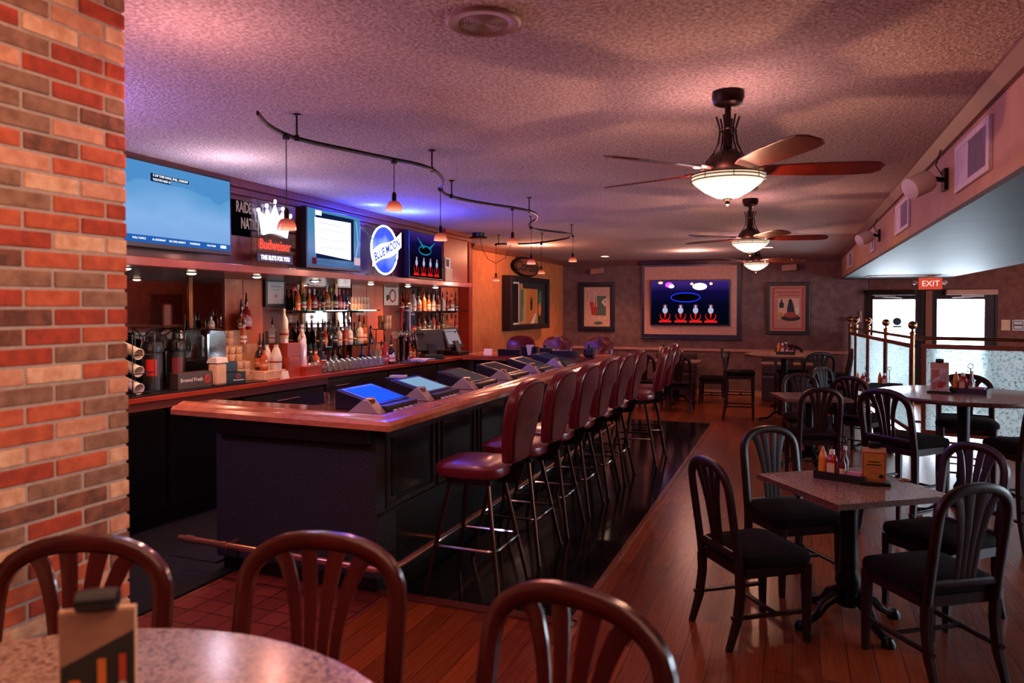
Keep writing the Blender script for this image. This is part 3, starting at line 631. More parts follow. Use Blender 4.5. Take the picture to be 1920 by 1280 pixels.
# carton and card on the canopy ledge
t = thing('cream_carton', 'cream carton with a printed card on the ledge beside the end television', 'box', (canx(8.1)-.03, 8.13, 2.012)); t.rotation_euler = (0, 0, PI/2)
MB().box(-.09, .11, -.03, .03, 0, .16).build('carton', M['cream'], t, bevel=.004)
MB().box(-.07, .07, -.02, .02, .16, .29).build('card', M['white'], t); art('picture', [(M['ink_dark'], R4(-.05, .03, .18, .27))], t, (0, -.021, 0), RY)

# ================================================================== BACK COUNTER
ct = tag(MB().hexa([(bkx(1.6)+.002, 1.6, .985), (ctx(1.6), 1.6, .985), (ctx(9.8), 9.8, .985), (bkx(9.8)+.002, 9.8, .985), (bkx(1.6)+.002, 1.6, 1.03), (ctx(1.6), 1.6, 1.03), (ctx(9.8), 9.8, 1.03), (bkx(9.8)+.002, 9.8, 1.03)]).build('back_counter', M['counter_wood'], bevel=.006), 'long red-brown wooden counter top of the back bar', 'counter')
MB().hexa([(bkx(1.6)+.01, 1.6, .925), (ctx(1.6)-.012, 1.6, .925), (ctx(6.2)-.012, 6.2, .925), (bkx(6.2)+.01, 6.2, .925), (bkx(1.6)+.01, 1.6, .984), (ctx(1.6)-.012, 1.6, .984), (ctx(6.2)-.012, 6.2, .984), (bkx(6.2)+.01, 6.2, .984)]).build('apron', mat('counter_apron', '6e3226', .45), ct)
MB().hexa([(ctx(3.6)-.5, 3.6, 1.0301), (ctx(3.6)+.0, 3.6, 1.0301), (ctx(5.35)+.0, 5.35, 1.0301), (ctx(5.35)-.5, 5.35, 1.0301), (ctx(3.6)-.5, 3.6, 1.04), (ctx(3.6)+.0, 3.6, 1.04), (ctx(5.35)+.0, 5.35, 1.04), (ctx(5.35)-.5, 5.35, 1.04)]).build('black_top_mat', M['black'], ct, bevel=.003)
cabs = [(1.7, 3.2), (3.21, 4.32), (4.33, 5.1), (5.11, 6.2), (6.21, 7.3), (7.31, 8.4), (8.41, 9.8)]
for i, (a, b_) in enumerate(cabs):
    g = .925 if b_ < 6.21 else .984; front = -.04
    top_z = g-.001
    body = lambda z0, z1, o0, o1, a=a, b_=b_: [(bkx(a)+.01 if o0 is None else ctx(a)+o0, a, z0), (ctx(a)+o1, a, z0), (ctx(b_)+o1, b_, z0), (bkx(b_)+.01 if o0 is None else ctx(b_)+o0, b_, z0),
                                               (bkx(a)+.01 if o0 is None else ctx(a)+o0, a, z1), (ctx(a)+o1, a, z1), (ctx(b_)+o1, b_, z1), (bkx(b_)+.01 if o0 is None else ctx(b_)+o0, b_, z1)]
    t = thing('under_counter_cabinet', ['black cabinet mostly hidden behind the brick pillar', 'black cabinet with a thin bar handle, just past the brick pillar', 'dark cabinet behind the near end of the bar', 'dark cooler cabinet below the wooden bottle riser', 'steel fronted cooler below the tray of glasses', 'steel fronted cooler below the beer tower', 'dark cabinet below the order screens'][i], 'cabinet', (0, 0, 0))
    MB().hexa(body(.1, top_z, None, -.08)).build('carcass', M['panel_black'], t)
    MB().hexa(body(.004, .1, None, -.13)).build('plinth', M['black'], t)
    dm = M['panel_black'] if i < 4 else (M['steel'] if i in (4, 5) else M['grey_cab'])
    if i == 3: dm = M['grey_cab']
    door = MB().hexa(body(.14, top_z-.02, -.079, -.05, a+.01, b_-.01)).build('door', dm, t, bevel=.004)
    hm = M['copper']; ym = (a+b_)/2
    MB().tube([(ctx(ym)-.035, ym-.16 if i < 4 else a+.1, top_z-.09), (ctx(ym)-.035, ym+.16 if i < 4 else a+.35, top_z-.09)], .006).tube([(ctx(ym)-.05, ym-.15 if i < 4 else a+.11, top_z-.09), (ctx(ym)-.035, ym-.15 if i < 4 else a+.11, top_z-.09)], .004).build('handle', hm, door)

# glass shelves
def gshelf(a, b_, z, depth, lb):
    o = tag(MB().hexa([(bkx(a)+.025, a, z-.01), (bkx(a)+depth, a, z-.01), (bkx(b_)+depth, b_, z-.01), (bkx(b_)+.025, b_, z-.01), (bkx(a)+.025, a, z), (bkx(a)+depth, a, z), (bkx(b_)+depth, b_, z), (bkx(b_)+.025, b_, z)]).build('glass_shelf', M['glass_green']), lb, 'shelf', 'glass bottle shelves on the mirrors')
    for q in (a+.3, b_-.3):
        MB().box(bkx(q)+.0245, bkx(q)+depth-.03, q-.008, q+.008, z-.03, z-.0105).build('bracket', M['steel'], o)
gshelf(6.0, 7.42, 1.665, .33, 'upper green-edged glass shelf on the middle mirror')
gshelf(6.42, 7.5, 1.285, .33, 'lower green-edged glass shelf on the middle mirror')
gshelf(8.2, 9.62, 1.645, .30, 'upper glass shelf beside the red end pilaster')
gshelf(8.35, 9.6, 1.365, .30, 'lower glass shelf beside the red end pilaster')

# ---------------------------------------------------------------- bottles
def liquid(name, col, rough=.12):
    m, nt, b = newmat(name); c = rgb(col); b.inputs['Base Color'].default_value = (*c, 1); b.inputs['Roughness'].default_value = rough
    b.inputs['Coat Weight'].default_value = .6; b.inputs['Coat Roughness'].default_value = .05
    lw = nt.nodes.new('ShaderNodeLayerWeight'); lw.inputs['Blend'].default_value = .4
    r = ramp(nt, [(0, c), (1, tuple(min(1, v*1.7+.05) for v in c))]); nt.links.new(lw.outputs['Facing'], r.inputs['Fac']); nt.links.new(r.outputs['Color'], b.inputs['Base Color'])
    return m
LQ = {k: liquid('bottle_'+k, c) for k, c in dict(amber='a8481c', dark='100c0c', red='8a1a14', green='3a4c1c', clear='b4a8a0', frost='cdb9b2', cobalt='101c60', orange='d8581c', purple='2c1430', whiskey='7a2c10', cream='e0cdbc', lavender='c2b4cc', brown='2a1008').items()}
LB = {k: mat('label_'+k, c, .6) for k, c in dict(white='ddd0c0', red='a82420', orange='c8682c', black='1a1514', blue='2c3c80', yellow='d0a050', pink='c890a0', cream='d9b894').items()}
def prof(kind):
    if kind == 'square': return [(.0001, 0), (.036, 0), (.039, .01), (.039, .62), (.036, .7), (.014, .78), (.0125, .86), (.0145, .865), (.0145, .9), (.0001, .9)]
    if kind == 'tall': return [(.0001, 0), (.033, 0), (.036, .01), (.036, .6), (.03, .7), (.014, .8), (.0125, .94), (.015, .945), (.015, .97), (.0001, .97)]
    if kind == 'long': return [(.0001, 0), (.028, 0), (.031, .01), (.031, .5), (.02, .62), (.012, .74), (.0115, .94), (.0135, .945), (.0135, .98), (.0001, .98)]
    if kind == 'milk': return [(.0001, 0), (.042, 0), (.045, .02), (.045, .42), (.03, .62), (.017, .74), (.019, .75), (.019, .8), (.0001, .8)]
    if kind == 'bulb': return [(.0001, 0), (.05, 0), (.056, .1), (.056, .3), (.04, .45), (.015, .55), (.013, .8), (.016, .8), (.016, .84), (.0001, .84)]
    return [(.0001, 0), (.04, 0), (.042, .02), (.042, .5), (.036, .62), (.015, .72), (.014, .88), (.017, .885), (.017, .92), (.0001, .92)]
proto_b = {}
def bottle(x, y, z, h, kind, liq, lab, cap, label, group, cat='bottle'):
    """h = overall height with its cap or pourer"""
    key = (kind, liq, lab, cap, round(h, 2))
    if key in proto_b:
        return dup(proto_b[key], (x, y, z), rnd.uniform(-.6, .6), label, group)
    t = thing('bottle', label, cat, (x, y, z), rnd.uniform(-.6, .6), group)
    hb = h*(.80 if cap == 'pourer' else (1. if cap is None else .96)); wf = min(1.15, max(.75, h/.3))
    p = [(r_*wf, v_*hb) for r_, v_ in prof(kind)]
    seg = 4 if kind == 'square' else 14
    p2 = [(r_*(1.25 if seg == 4 and .02 < r_ else 1), v_) for r_, v_ in p]
    MB().lathe(p2, seg, start=PI/4).build('glass_body', LQ[liq], t, smooth=True, bevel=.004 if seg == 4 else 0)
    top_ = p[-1][1]
    if lab:
        rr = p[3][0]*(1.25 if seg == 4 else 1)+.0012; z0, z1 = hb*.12, hb*(.42 if kind != 'milk' else .4)
        MB().lathe([(rr, z0), (rr, z1)], seg, start=PI/4).build('label', LB[lab], t, smooth=seg > 4)
        MB().lathe([(rr+.0008, z0+(z1-z0)*.35), (rr+.0008, z0+(z1-z0)*.55)], seg, start=PI/4).build('label_band', LB['red' if lab in ('white', 'cream') else 'cream'], t, smooth=seg > 4)
        MB().lathe([(p[-4][0]+.001, top_*.86), (p[-4][0]+.001, top_*.93)], 12).build('neck_band', LB[lab], t, smooth=True)
    if cap == 'pourer':
        MB().lathe([(.013, top_), (.014, top_+.02), (.0085, top_+.03), (.006, h-.006), (.0045, h), (.0001, h)], 10).build('pourer', M['black'], t, smooth=True)
    elif cap:
        MB().lathe([(.016*wf, top_-.03), (.0165*wf, h), (.0001, h)], 12).build('cap', LB.get(cap, M['black']), t, smooth=True)
    proto_b[key] = t
    return t
ORD = ['first', 'second', 'third', 'fourth', 'fifth', 'sixth', 'seventh', 'eighth', 'ninth', 'tenth', 'eleventh', 'twelfth', 'thirteenth', 'fourteenth', 'fifteenth']
LIQN = dict(amber='amber', dark='near-black', red='dark red', green='green', clear='clear', frost='frosted pale', cobalt='cobalt blue', orange='orange', purple='deep purple', whiskey='brown whiskey', cream='white', lavender='pale lavender', brown='dark brown')
def row(data, where, group):
    for i, (x, y, z, h, kind, liq, lab, cap) in enumerate(data):
        d = LIQN[liq]+' bottle' + (f' with {lab} label' if lab else '') + (', pourer on top' if cap == 'pourer' else '')
        bottle(x, y, z, h, kind, liq, lab, cap, f'{d}, {ORD[i]} along {where}', group)
U = 1.665
ups = [(6.16, .26, 'long', 'orange', 'orange', 'white'), (6.25, .22, 'long', 'green', 'white', 'yellow'), (6.33, .22, 'long', 'orange', None, 'white'), (6.41, .22, 'round', 'red', 'white', 'white'), (6.48, .22, 'long', 'dark', 'red', 'black'), (6.55, .21, 'long', 'dark', 'cream', 'red'),
       (6.61, .26, 'round', 'amber', 'cream', 'white'), (6.68, .24, 'long', 'green', 'yellow', 'yellow'), (6.75, .23, 'round', 'purple', 'white', 'cream'), (6.82, .23, 'round', 'red', 'pink', 'pink'), (6.89, .22, 'long', 'purple', 'pink', 'red'), (6.95, .21, 'long', 'cobalt', 'blue', 'blue')]
row([(bkx(y)+.2, y, U, h, k_, l_, b_, c_) for y, h, k_, l_, b_, c_ in ups], 'the upper middle shelf', 'bottles on the upper middle shelf')
L_ = 1.285
los = [(6.5, .22, 'square', 'dark', 'black', None), (6.58, .27, 'long', 'red', 'orange', 'pourer'), (6.65, .29, 'round', 'dark', None, 'pourer'), (6.73, .26, 'round', 'dark', 'black', 'pourer'), (6.81, .27, 'round', 'clear', 'cream', 'pourer'), (6.92, .25, 'tall', 'red', 'red', 'pourer'), (7.0, .28, 'round', 'clear', 'white', 'pourer'), (7.09, .24, 'long', 'dark', 'black', 'black'), (7.18, .33, 'round', 'clear', 'cream', 'pourer'), (7.27, .31, 'square', 'amber', 'cream', 'pourer'), (7.4, .2, 'long', 'dark', None, 'pourer')]
row([(bkx(y)+.2, y, L_, h, k_, l_, b_, c_) for y, h, k_, l_, b_, c_ in los], 'the lower middle shelf', 'bottles on the lower middle shelf')
for (zz, hs, grp, wh) in ((1.645, .26, 'bottles on the upper far shelf', 'the upper far shelf'), (1.365, .22, 'bottles on the lower far shelf', 'the lower far shelf')):
    cols = [('clear', 'white'), ('clear', 'orange'), ('orange', None), ('amber', 'cream'), ('clear', 'white'), ('whiskey', 'cream'), ('clear', None), ('red', 'red'), ('amber', 'cream'), ('whiskey', 'black')] if zz > 1.5 else [('dark', 'red'), ('whiskey', 'cream'), ('amber', 'cream'), ('dark', 'white'), ('amber', None), ('red', 'cream'), ('green', 'cream'), ('amber', 'yellow'), ('orange', 'orange'), ('red', 'red')]
    row([(bkx(8.36+.123*i)+.18, 8.36+.123*i, zz, hs+rnd.choice([-.03, 0, .02]), rnd.choice(['round', 'square', 'tall', 'long']), c_, l_, 'pourer' if zz > 1.5 else 'black') for i, (c_, l_) in enumerate(cols)], wh, grp)
# stepped riser with tumblers and bottles left of the framed note
rz_ = thing('stepped_display', 'stepped clear display of stacked tumblers against the first orange panel', 'display stand', (0, 0, 1.03))
for k_, (o0, z1) in enumerate(((.38, .06), (.29, .19), (.20, .33), (.10, .46))):
    ye = 5.35 if k_ < 2 else 5.60; oi = (.292, .202, .102, .03)[k_]
    MB().hexa([(bkx(5.1)+oi, 5.1, 0), (bkx(5.1)+o0, 5.1, 0), (bkx(ye)+o0, ye, 0), (bkx(ye)+oi, ye, 0), (bkx(5.1)+oi, 5.1, z1-.006), (bkx(5.1)+o0, 5.1, z1-.006), (bkx(ye)+o0, ye, z1-.006), (bkx(ye)+oi, ye, z1-.006)]).build('step', M['step_clear'] if 'step_clear' in M else M.setdefault('step_clear', mat('pale_step', 'b98a6c', .3)), rz_, bevel=.003)
M['frosty'] = mat('frosty_tumbler', 'e2b694', .25, noise=30., col2='c79a78')
proto_g = {}
def cupglass(x, y, z, r_, h, m_, label, group, key, cat='glass'):
    if key in proto_g: return dup(proto_g[key], (x, y, z), 0, label, group)
    o = MB().lathe([(r_*.78, 0), (r_*.8, .003), (r_*.95, h*.6), (r_, h), (r_-.0025, h), (r_*.76, .006), (.0001, .006)], 14).build('drinking_glass', m_, None, smooth=True)
    o.location = (x, y, z); tag(o, label, cat, group); proto_g[key] = o; return o
TG = 'tumblers stacked on the stepped display'
for s_, (o_, z_) in enumerate(((.335, 1.085), (.245, 1.215), (.15, 1.355))):
    for j in range(3):
        for l_ in range(2):
            y = 5.145+.082*j
            cupglass(bkx(y)+o_, y, z_+l_*.064, .038, .06 if l_ == 0 else .062, M['frosty'], 'pale frosted tumbler stacked on the '+['lowest', 'middle', 'upper'][s_]+' step of the tumbler display, '+['bottom', 'top'][l_]+' layer', TG, 'tumb')
for (x, y, z, h, kd, l_, lb_, lab) in ((-4.72, 5.38, 1.355, .24, 'tall', 'amber', 'white', 'amber bottle with pourer lowest in the climbing line of bottles'), (-4.78, 5.42, 1.484, .2, 'tall', 'amber', 'white', 'amber bottle with pourer second in the climbing line of bottles'),
                                  (-4.84, 5.49, 1.484, .29, 'round', 'red', 'white', 'red-labelled bottle with pourer third in the climbing line'), (-4.85, 5.57, 1.484, .35, 'round', 'red', 'pink', 'red bottle with pourer topmost in the climbing line'), (-4.88, 5.15, 1.484, .17, 'round', 'clear', 'white', 'small pale bottle with pourer at the mirror edge, high on the display')):
    bottle(x, y, z, h, kd, l_, lb_, 'pourer', lab, 'bottles on the stepped display')
bottle(-4.92, 5.0, 1.03, .60, 'tall', 'amber', 'white', 'pourer', 'tall amber bottle with a white collar beside the domed blender', None)
# wooden riser with two vodka style bottles
rs = thing('wooden_riser', 'stepped reddish wooden riser on the back counter', 'riser', (0, 0, 1.03))
MB().box(-4.72, -4.48, 5.72, 5.9, 0, .19).build('lower_block', M['counter_wood'], rs, bevel=.003)
MB().box(-4.66, -4.42, 5.905, 6.16, 0, .09).build('front_block', M['counter_wood'], rs, bevel=.003)
MB().box(-4.74, -4.5, 5.73, 5.93, .1905, .32).build('upper_block', M['cherry'], rs, bevel=.003)
bottle(-4.60, 5.80, 1.35, .34, 'tall', 'frost', 'cream', None, 'tall frosted bottle on top of the wooden riser', None)
bottle(-4.55, 6.02, 1.12, .34, 'tall', 'lavender', None, 'white', 'pale lavender bottle on the low front block of the riser', None)
bottle(-4.70, 5.76, 1.35, .25, 'square', 'clear', 'white', 'pourer', 'square clear bottle with a white label behind the frosted bottle', None)
bottle(-4.60, 6.08, 1.12, .52, 'tall', 'clear', 'blue', 'pourer', 'clear bottle with a blue label and pourer behind the lavender bottle', None)
# acrylic tray with mixers
tr = tag(MB().box(-4.72, -4.47, 5.37, 5.66, 1.0305, 1.115).build('acrylic_tray', M['cream'], bevel=.006), 'clear amber-toned bar organiser box beside the wooden riser', 'organiser')
for (x, y, h, kd, l_, lb_, cap, lab) in ((-4.52, 5.42, .26, 'round', 'amber', 'orange', 'pourer', 'small amber bottle with an orange label and pourer above the black card'), (-4.60, 5.46, .34, 'round', 'brown', 'orange', 'pourer', 'dark brown bottle with a gold label, left of the two white bottles'),
        (-4.61, 5.56, .36, 'milk', 'cream', 'white', 'pourer', 'left of the two white shouldered bottles on the organiser'), (-4.53, 5.60, .36, 'milk', 'cream', 'white', 'pourer', 'right of the two white shouldered bottles on the organiser')):
    bottle(x, y, 1.115, h, kd, l_, lb_, cap, lab, 'mixer bottles by the organiser')
bottle(-4.78, 5.72, 1.03, .42, 'round', 'dark', 'red', 'pourer', 'near-black bottle with a red band beside the riser', 'mixer bottles by the organiser')
bottle(-4.82, 5.83, 1.03, .43, 'round', 'dark', 'black', 'pourer', 'near-black bottle tucked behind the wooden riser', 'mixer bottles by the organiser')
for i, (x, y, h, kd, l_, lb_, cap) in enumerate(((-4.62, 6.25, .30, 'long', 'dark', 'cream', 'pourer'), (-4.62, 6.33, .3, 'round', 'amber', 'white', 'pourer'), (-4.62, 6.42, .33, 'bulb', 'dark', None, 'black'), (-4.62, 7.2, .30, 'bulb', 'cobalt', None, 'pourer'), (-4.6, 7.32, .26, 'bulb', 'cobalt', None, 'pourer'), (-4.57, 7.42, .25, 'round', 'clear', 'white', None), (-4.52, 7.46, .28, 'tall', 'clear', 'cream', 'pourer'), (-4.455, 7.43, .34, 'tall', 'red', 'red', 'pourer'), (-4.42, 7.51, .33, 'round', 'dark', 'white', 'pourer'), (-4.7, 8.46, .22, 'round', 'amber', 'cream', None), (-4.7, 8.56, .22, 'round', 'orange', 'cream', 'pourer'), (-4.68, 8.66, .2, 'round', 'clear', 'cream', None))):
    bottle(x, y, 1.03, h, kd, l_, lb_, cap, ['near-black slim bottle behind the tray of glasses', 'amber bottle behind the tray of glasses', 'near-black bulb-shaped bottle behind the tray of glasses', 'cobalt blue bulb bottle under the second orange panel', 'smaller cobalt blue bulb bottle just past the first one', 'clear bottle with a white label at the end of the glass tray', 'clear bottle with a cream label and pourer before the beer tower', 'dark red bottle with pourer before the beer tower', 'near-black bottle with a white label touching the beer tower', 'amber bottle just past the beer tower', 'orange bottle with pourer just past the beer tower', 'clear labelled bottle between the beer tower and the register'][i], 'bottles on the back counter')
row([(bkx(6.36+.1*i)+.11, 6.36+.1*i, 1.03, h, k_, l_, b_, c_) for i, (h, k_, l_, b_, c_) in enumerate(((.21, 'round', 'clear', 'cream', 'black'), (.2, 'square', 'amber', 'yellow', None), (.22, 'round', 'dark', 'white', 'black'), (.2, 'round', 'clear', 'blue', None), (.21, 'tall', 'whiskey', 'cream', 'black'), (.2, 'round', 'clear', 'white', 'red')))], 'the counter under the lower middle shelf', 'bottles under the lower middle shelf')
row([(-4.80, 6.24+.0*i, 1.03, .3, 'tall', 'clear', 'white', 'pourer') for i in range(1)], 'the counter past the riser', 'bottles on the back counter')
# tray of rocks glasses
tg = thing('glass_tray', 'long black tray of upturned tumblers on the back counter', 'tray', (0, 0, 0))
def gx(y): return ctx(y)-.06
MB().hexa([(gx(6.0)-.34, 5.98, 1.0305), (gx(6.0)+.01, 5.98, 1.0305), (gx(7.3)+.01, 7.3, 1.0305), (gx(7.3)-.34, 7.3, 1.0305), (gx(6.0)-.34, 5.98, 1.038), (gx(6.0)+.01, 5.98, 1.038), (gx(7.3)+.01, 7.3, 1.038), (gx(7.3)-.34, 7.3, 1.038)]).build('tray_plate', M['black'], tg)
for i in range(14):
    for j in range(4):
        y = 6.05+i*.092
        cupglass(gx(y)-.03-j*.082, y, 1.0385, .036, .088, M.setdefault('sparkle', None) or M.__setitem__('sparkle', sparkle('sparkling_glass')) or M['sparkle'], 'clear tumbler on the black tray below the lower middle shelf', 'tumblers on the black tray', 'rocks')
for i in range(6):
    for l_ in range(2): cupglass(bkx(7.05)+.2+.0*i, 7.03+.065*i, U+l_*.075, .03, .085 if l_ else .07, M['frosty'], 'pale pint glass stacked at the far end of the upper middle shelf', 'pint glasses at the far end of the upper shelf', 'pint')
for i in range(4):
    for l_ in range(2): cupglass(-4.58-.07*(i % 2), 7.65+.075*(i//2), 1.435+l_*.08, .032, .08, M['frosty'], 'pale pint glass stacked on the ledge beside the beer taps', 'pint glasses beside the beer taps', 'pint2')
tag(MB().box(-4.72, -4.53, 7.58, 7.8, 1.425, 1.435).tube([(-4.68, 7.6, 1.031), (-4.68, 7.6, 1.425)], .006).tube([(-4.68, 7.78, 1.031), (-4.68, 7.78, 1.425)], .006).build('wire_ledge', M['steel']), 'small steel ledge holding pint glasses beside the beer taps', 'ledge')
# beer tower
bt = thing('beer_tower', 'chrome two-column draught beer tower with coloured tap handles', 'beer tower', (-4.39, 7.72, 1.03), .065)
for dy in (-.07, .09): MB().lathe([(.06, 0), (.06, .01), (.045, .015), (.045, .3), (.05, .31)], 20, (0, dy, 0)).build('column', M['chrome'], bt, smooth=True)
MB().sweep([(0, -.2, .34), (0, .22, .34)], .1, .09, (0, 0, 1), 12).build('head', M['chrome'], bt, smooth=True)
for dy, hm, hh in ((-.14, 'red', .33), (.0, 'blue', .28), (.07, 'cream', .32), (.14, 'blue', .22)):
    MB().tube([(.04, dy, .34), (.1, dy, .33), (.12, dy, .27)], .012).tube([(.06, dy, .34), (.06, dy, .4)], .007).build('faucet', M['chrome'], bt, smooth=True)
    hd = MB().lathe([(.009, .4), (.014, .46), (.016, .4+hh*.6), (.03, .4+hh*.75), (.034, .4+hh*.86), (.02, .4+hh*.97), (.0001, .4+hh)], 14, (.06, dy, 0)).build('tap_handle', LB[hm], bt, smooth=True)
    MB().lathe([(.0325, .4+hh*.78), (.0345, .4+hh*.84)], 14, (.06, dy, 0)).build('handle_band', LB['white'], hd)
tag(MB().box(-4.33, -4.27, 7.58, 8.3, 1.0305, 1.042).box(-4.42, -4.335, 7.86, 8.3, 1.0305, 1.042).build('drip_tray', M['steel'], bevel=.003), 'flat steel drip tray under the beer tower', 'tray')
tw = MB()
for i in range(5): tw.sweep([(-4.36+.05*i, 7.78, 1.048+.006*(i % 2)), (-4.34+.04*i, 7.95, 1.062), (-4.36+.045*i, 8.12, 1.05)], .07, .022, (0, 0, 1), 8)
tag(tw.build('bar_towel', mat('striped_towel', 'cfc6c8', .9, noise=3., col2='5060a0', scale=(22, 1, 1)), smooth=True), 'crumpled white and blue striped towel on the drip tray', 'towel')
# registers
def register(x, y, rz, lb, lit):
    t = thing('order_terminal', lb, 'terminal', (x, y, 1.03), rz)
    MB().box(-.13, .13, -.13, .13, 0, .06).build('base', M['black'], t, bevel=.01)
    MB().hexa([(-.05, -.05, .0601), (.05, -.05, .0601), (.05, .05, .0601), (-.05, .05, .0601), (-.07, -.05, .2), (.0, -.05, .2), (.0, .05, .2), (-.07, .05, .2)]).build('neck', M['black'], t)
    q = Matrix.Translation((-.02, 0, .1)) @ Euler((0, -.42, 0)).to_matrix().to_4x4()
    MB().box(-.03, .025, -.19, .19, 0, .3).xf(q).build('monitor', mat('terminal_dark', '222228', .35) if 'terminal_dark' not in D.materials else D.materials['terminal_dark'], t, bevel=.012)
    if lit: MB().box(.0255, .027, -.15, .15, .05, .27).xf(q).build('screen', emit('terminal_screen', 'b09aa8', .7), t)
    return t
register(-4.36, 8.42, -.75, 'larger dark order terminal with its back towards the beer tower', False)
register(-4.38, 9.2, -.15, 'smaller order terminal with a lit pale screen beside the peach wall', True)
jg = thing('orange_jug', 'large orange cylinder jug behind the order terminals', 'jug', (-4.66, 9.5, 1.03)); MB().lathe([(.0001, 0), (.12, 0), (.125, .02), (.125, .28), (.11, .31), (.0001, .31)], 22).build('jug_body', mat('orange_jug', 'b04a14', .35), jg, smooth=True); MB().lathe([(.06, .3105), (.06, .335), (.0001, .335)], 16).build('lid', M['black'], jg, smooth=True)
# coffee station
def airpot(x, y, rz, lb, lm):
    t = thing('airpot', lb, 'coffee dispenser', (x, y, 1.04), rz, 'pump coffee dispensers')
    MB().lathe([(.0001, 0), (.078, 0), (.08, .015), (.075, .03), (.075, .28), (.07, .3)], 24).build('body', M['black'], t, smooth=True)
    MB().lathe([(.07, .3), (.085, .305), (.088, .34), (.075, .385), (.04, .4), (.0001, .4)], 24).build('pump_head', M['black'], t, smooth=True)
    MB().lathe([(.03, .4), (.032, .42), (.028, .445), (.0001, .45)], 16).build('pump_button', M['black'], t, smooth=True)
    MB().sweep([(.05, 0, .37), (.11, 0, .36), (.12, 0, .32)], .035, .03, (0, 1, 0), 8).build('spout', M['black'], t, smooth=True)
    MB().tube([(-.03, -.085, .33), (-.05, -.08, .42), (-.02, 0, .49), (-.05, .08, .42), (-.03, .085, .33)], .006, 6).build('handle', M['chrome'], t, smooth=True)
    pts = [-.55, -.3, 0, .3, .55]; mb = MB()
    for a, b_ in zip(pts[:-1], pts[1:]): mb.add([(.0765*math.cos(a), .0765*math.sin(a), .12), (.0765*math.cos(b_), .0765*math.sin(b_), .12), (.0765*math.cos(b_), .0765*math.sin(b_), .25), (.0765*math.cos(a), .0765*math.sin(a), .25)], [(0, 1, 2, 3)])
    mb.build('red_label', lm, t, smooth=True)
airpot(-4.72, 4.36, -.9, 'black pump coffee dispenser with a bright red label, nearer the brick pillar', mat('coffee_label', 'c8241c', .4))
airpot(-4.73, 4.60, -.6, 'black pump coffee dispenser with a dim red label, farther from the pillar', mat('coffee_label_dim', '6a2024', .4))
sg = thing('coffee_rack_sign', 'grey-brown box sign with coffee lettering in front of the dispensers', 'sign', (-4.585, 4.62, 1.04)); sg.rotation_euler = (0, 0, PI/2-.15)
MB().box(-.16, .16, -.05, .05, 0, .13).build('sign_box', mat('sign_taupe', '4a3830', .4), sg, bevel=.004)
text('Brewed Fresh', .046, M['white'], sg, (-.035, -.0515, .07), RY, sx=.8); art('coffee_bean_mark', [(M['ink_red'], EL(.115, .068, .03, .038)), (M['ink_dark'], [(.1, .05), (.106, .046), (.13, .085), (.124, .09)])], sg, (0, -.0512, 0), RY)
cd = thing('cup_rack', 'black wire cup rack beside the brick pillar', 'cup rack', (-4.66, 4.13, 1.04))
mb = MB()
for z_ in (.02, .16, .3, .44): mb.tube([(-.1, -.1, z_), (.1, -.1, z_), (.1, .1, z_), (-.1, .1, z_)], .004, 5, True)
for a, b_ in ((-.1, -.1), (.1, -.1), (.1, .1), (-.1, .1)): mb.tube([(a, b_, 0), (a, b_, .46)], .004, 5)
mb.build('wire_frame', M['black'], cd)
for i, z_ in enumerate((.35, .22, .09)):
    t = thing('paper_cup_stack', 'horizontal sleeve of white paper cups, '+['top', 'middle', 'bottom'][i]+' of the three in the rack', 'paper cups', (-4.70, 4.1, 1.04+z_), 0, 'sleeves of cups in the rack'); t.rotation_euler = (0, .3, -.1)
    MB().lathe([(.033, -.14), (.041, .14), (.043, .142), (.043, .147), (.038, .147), (.03, .02), (.0001, .02)], 20, ax='x').build('cups', M['cup'], t, smooth=True)
    MB().tube([(.147, .042*math.cos(a*PI/8), .042*math.sin(a*PI/8)) for a in range(16)], .003, 5, True).build('rolled_rim', M['cup'], t)
bl = thing('domed_blender', 'countertop blender under a clear sound dome with a small lit display', 'blender', (-4.73, 4.92, 1.04), .1)
MB().box(-.13, .13, -.12, .14, 0, .2).build('motor_base', M['black'], bl, bevel=.02)
MB().box(.1305, .132, -.02, .06, .1, .13).build('display', emit('blender_display', 'c8d4ff', 2.5), bl)
MB().prism_axis([(-.12, .2005), (.14, .2005), (.14, .42), (.1, .47), (-.08, .48), (-.12, .44)], -.12, .12, 'x').build('sound_dome', M['dome'] if 'dome' in M else M.setdefault('dome', glassy('smoky_dome', 'c8c0ba', .25, .08)), bl, bevel=.02)
MB().lathe([(.05, .201), (.07, .38), (.072, .4), (.0001, .42)], 16).build('jug', M['glass'], bl, smooth=True)
MB().sweep([(0, .07, .38), (0, .11, .33), (0, .08, .24)], .02, .02, None, 6).build('jug_handle', M['black'], bl, smooth=True)
# black card holder, napkins, small white card
t = thing('napkin_caddy', 'black caddy with a red ring mark in front of the coffee lids', 'caddy', (-4.52, 5.01, 1.04)); t.rotation_euler = (0, 0, PI/2-.3)
MB().box(-.1, .1, -.05, .05, 0, .1).box(-.1, .05, .0, .05, .1, .19).build('holder', M['black'], t, bevel=.004)
art('ring_mark', [(M['ink_red'], EL(.03, .065, .022, .018)), (M['black'], EL(.03, .065, .013, .01)), (M['ink_light'], R4(-.02, .08, .028, .036))], t, (0, -.0507, 0), RY)
t = thing('napkin_stack', 'stack of white paper napkins on a clear bag behind the black caddy', 'napkins', (-4.52, 4.84, 1.04), .0); MB().box(-.06, .04, -.05, .07, 0, .19).build('bag', M['cream'], t, bevel=.02)
for i in range(4): MB().box(-.065+.004*i, .045-.005*i, -.055+.003*i, .08-.006*(i % 2), .1905+.011*i, .201+.011*i).build('napkin', M['white'], t)
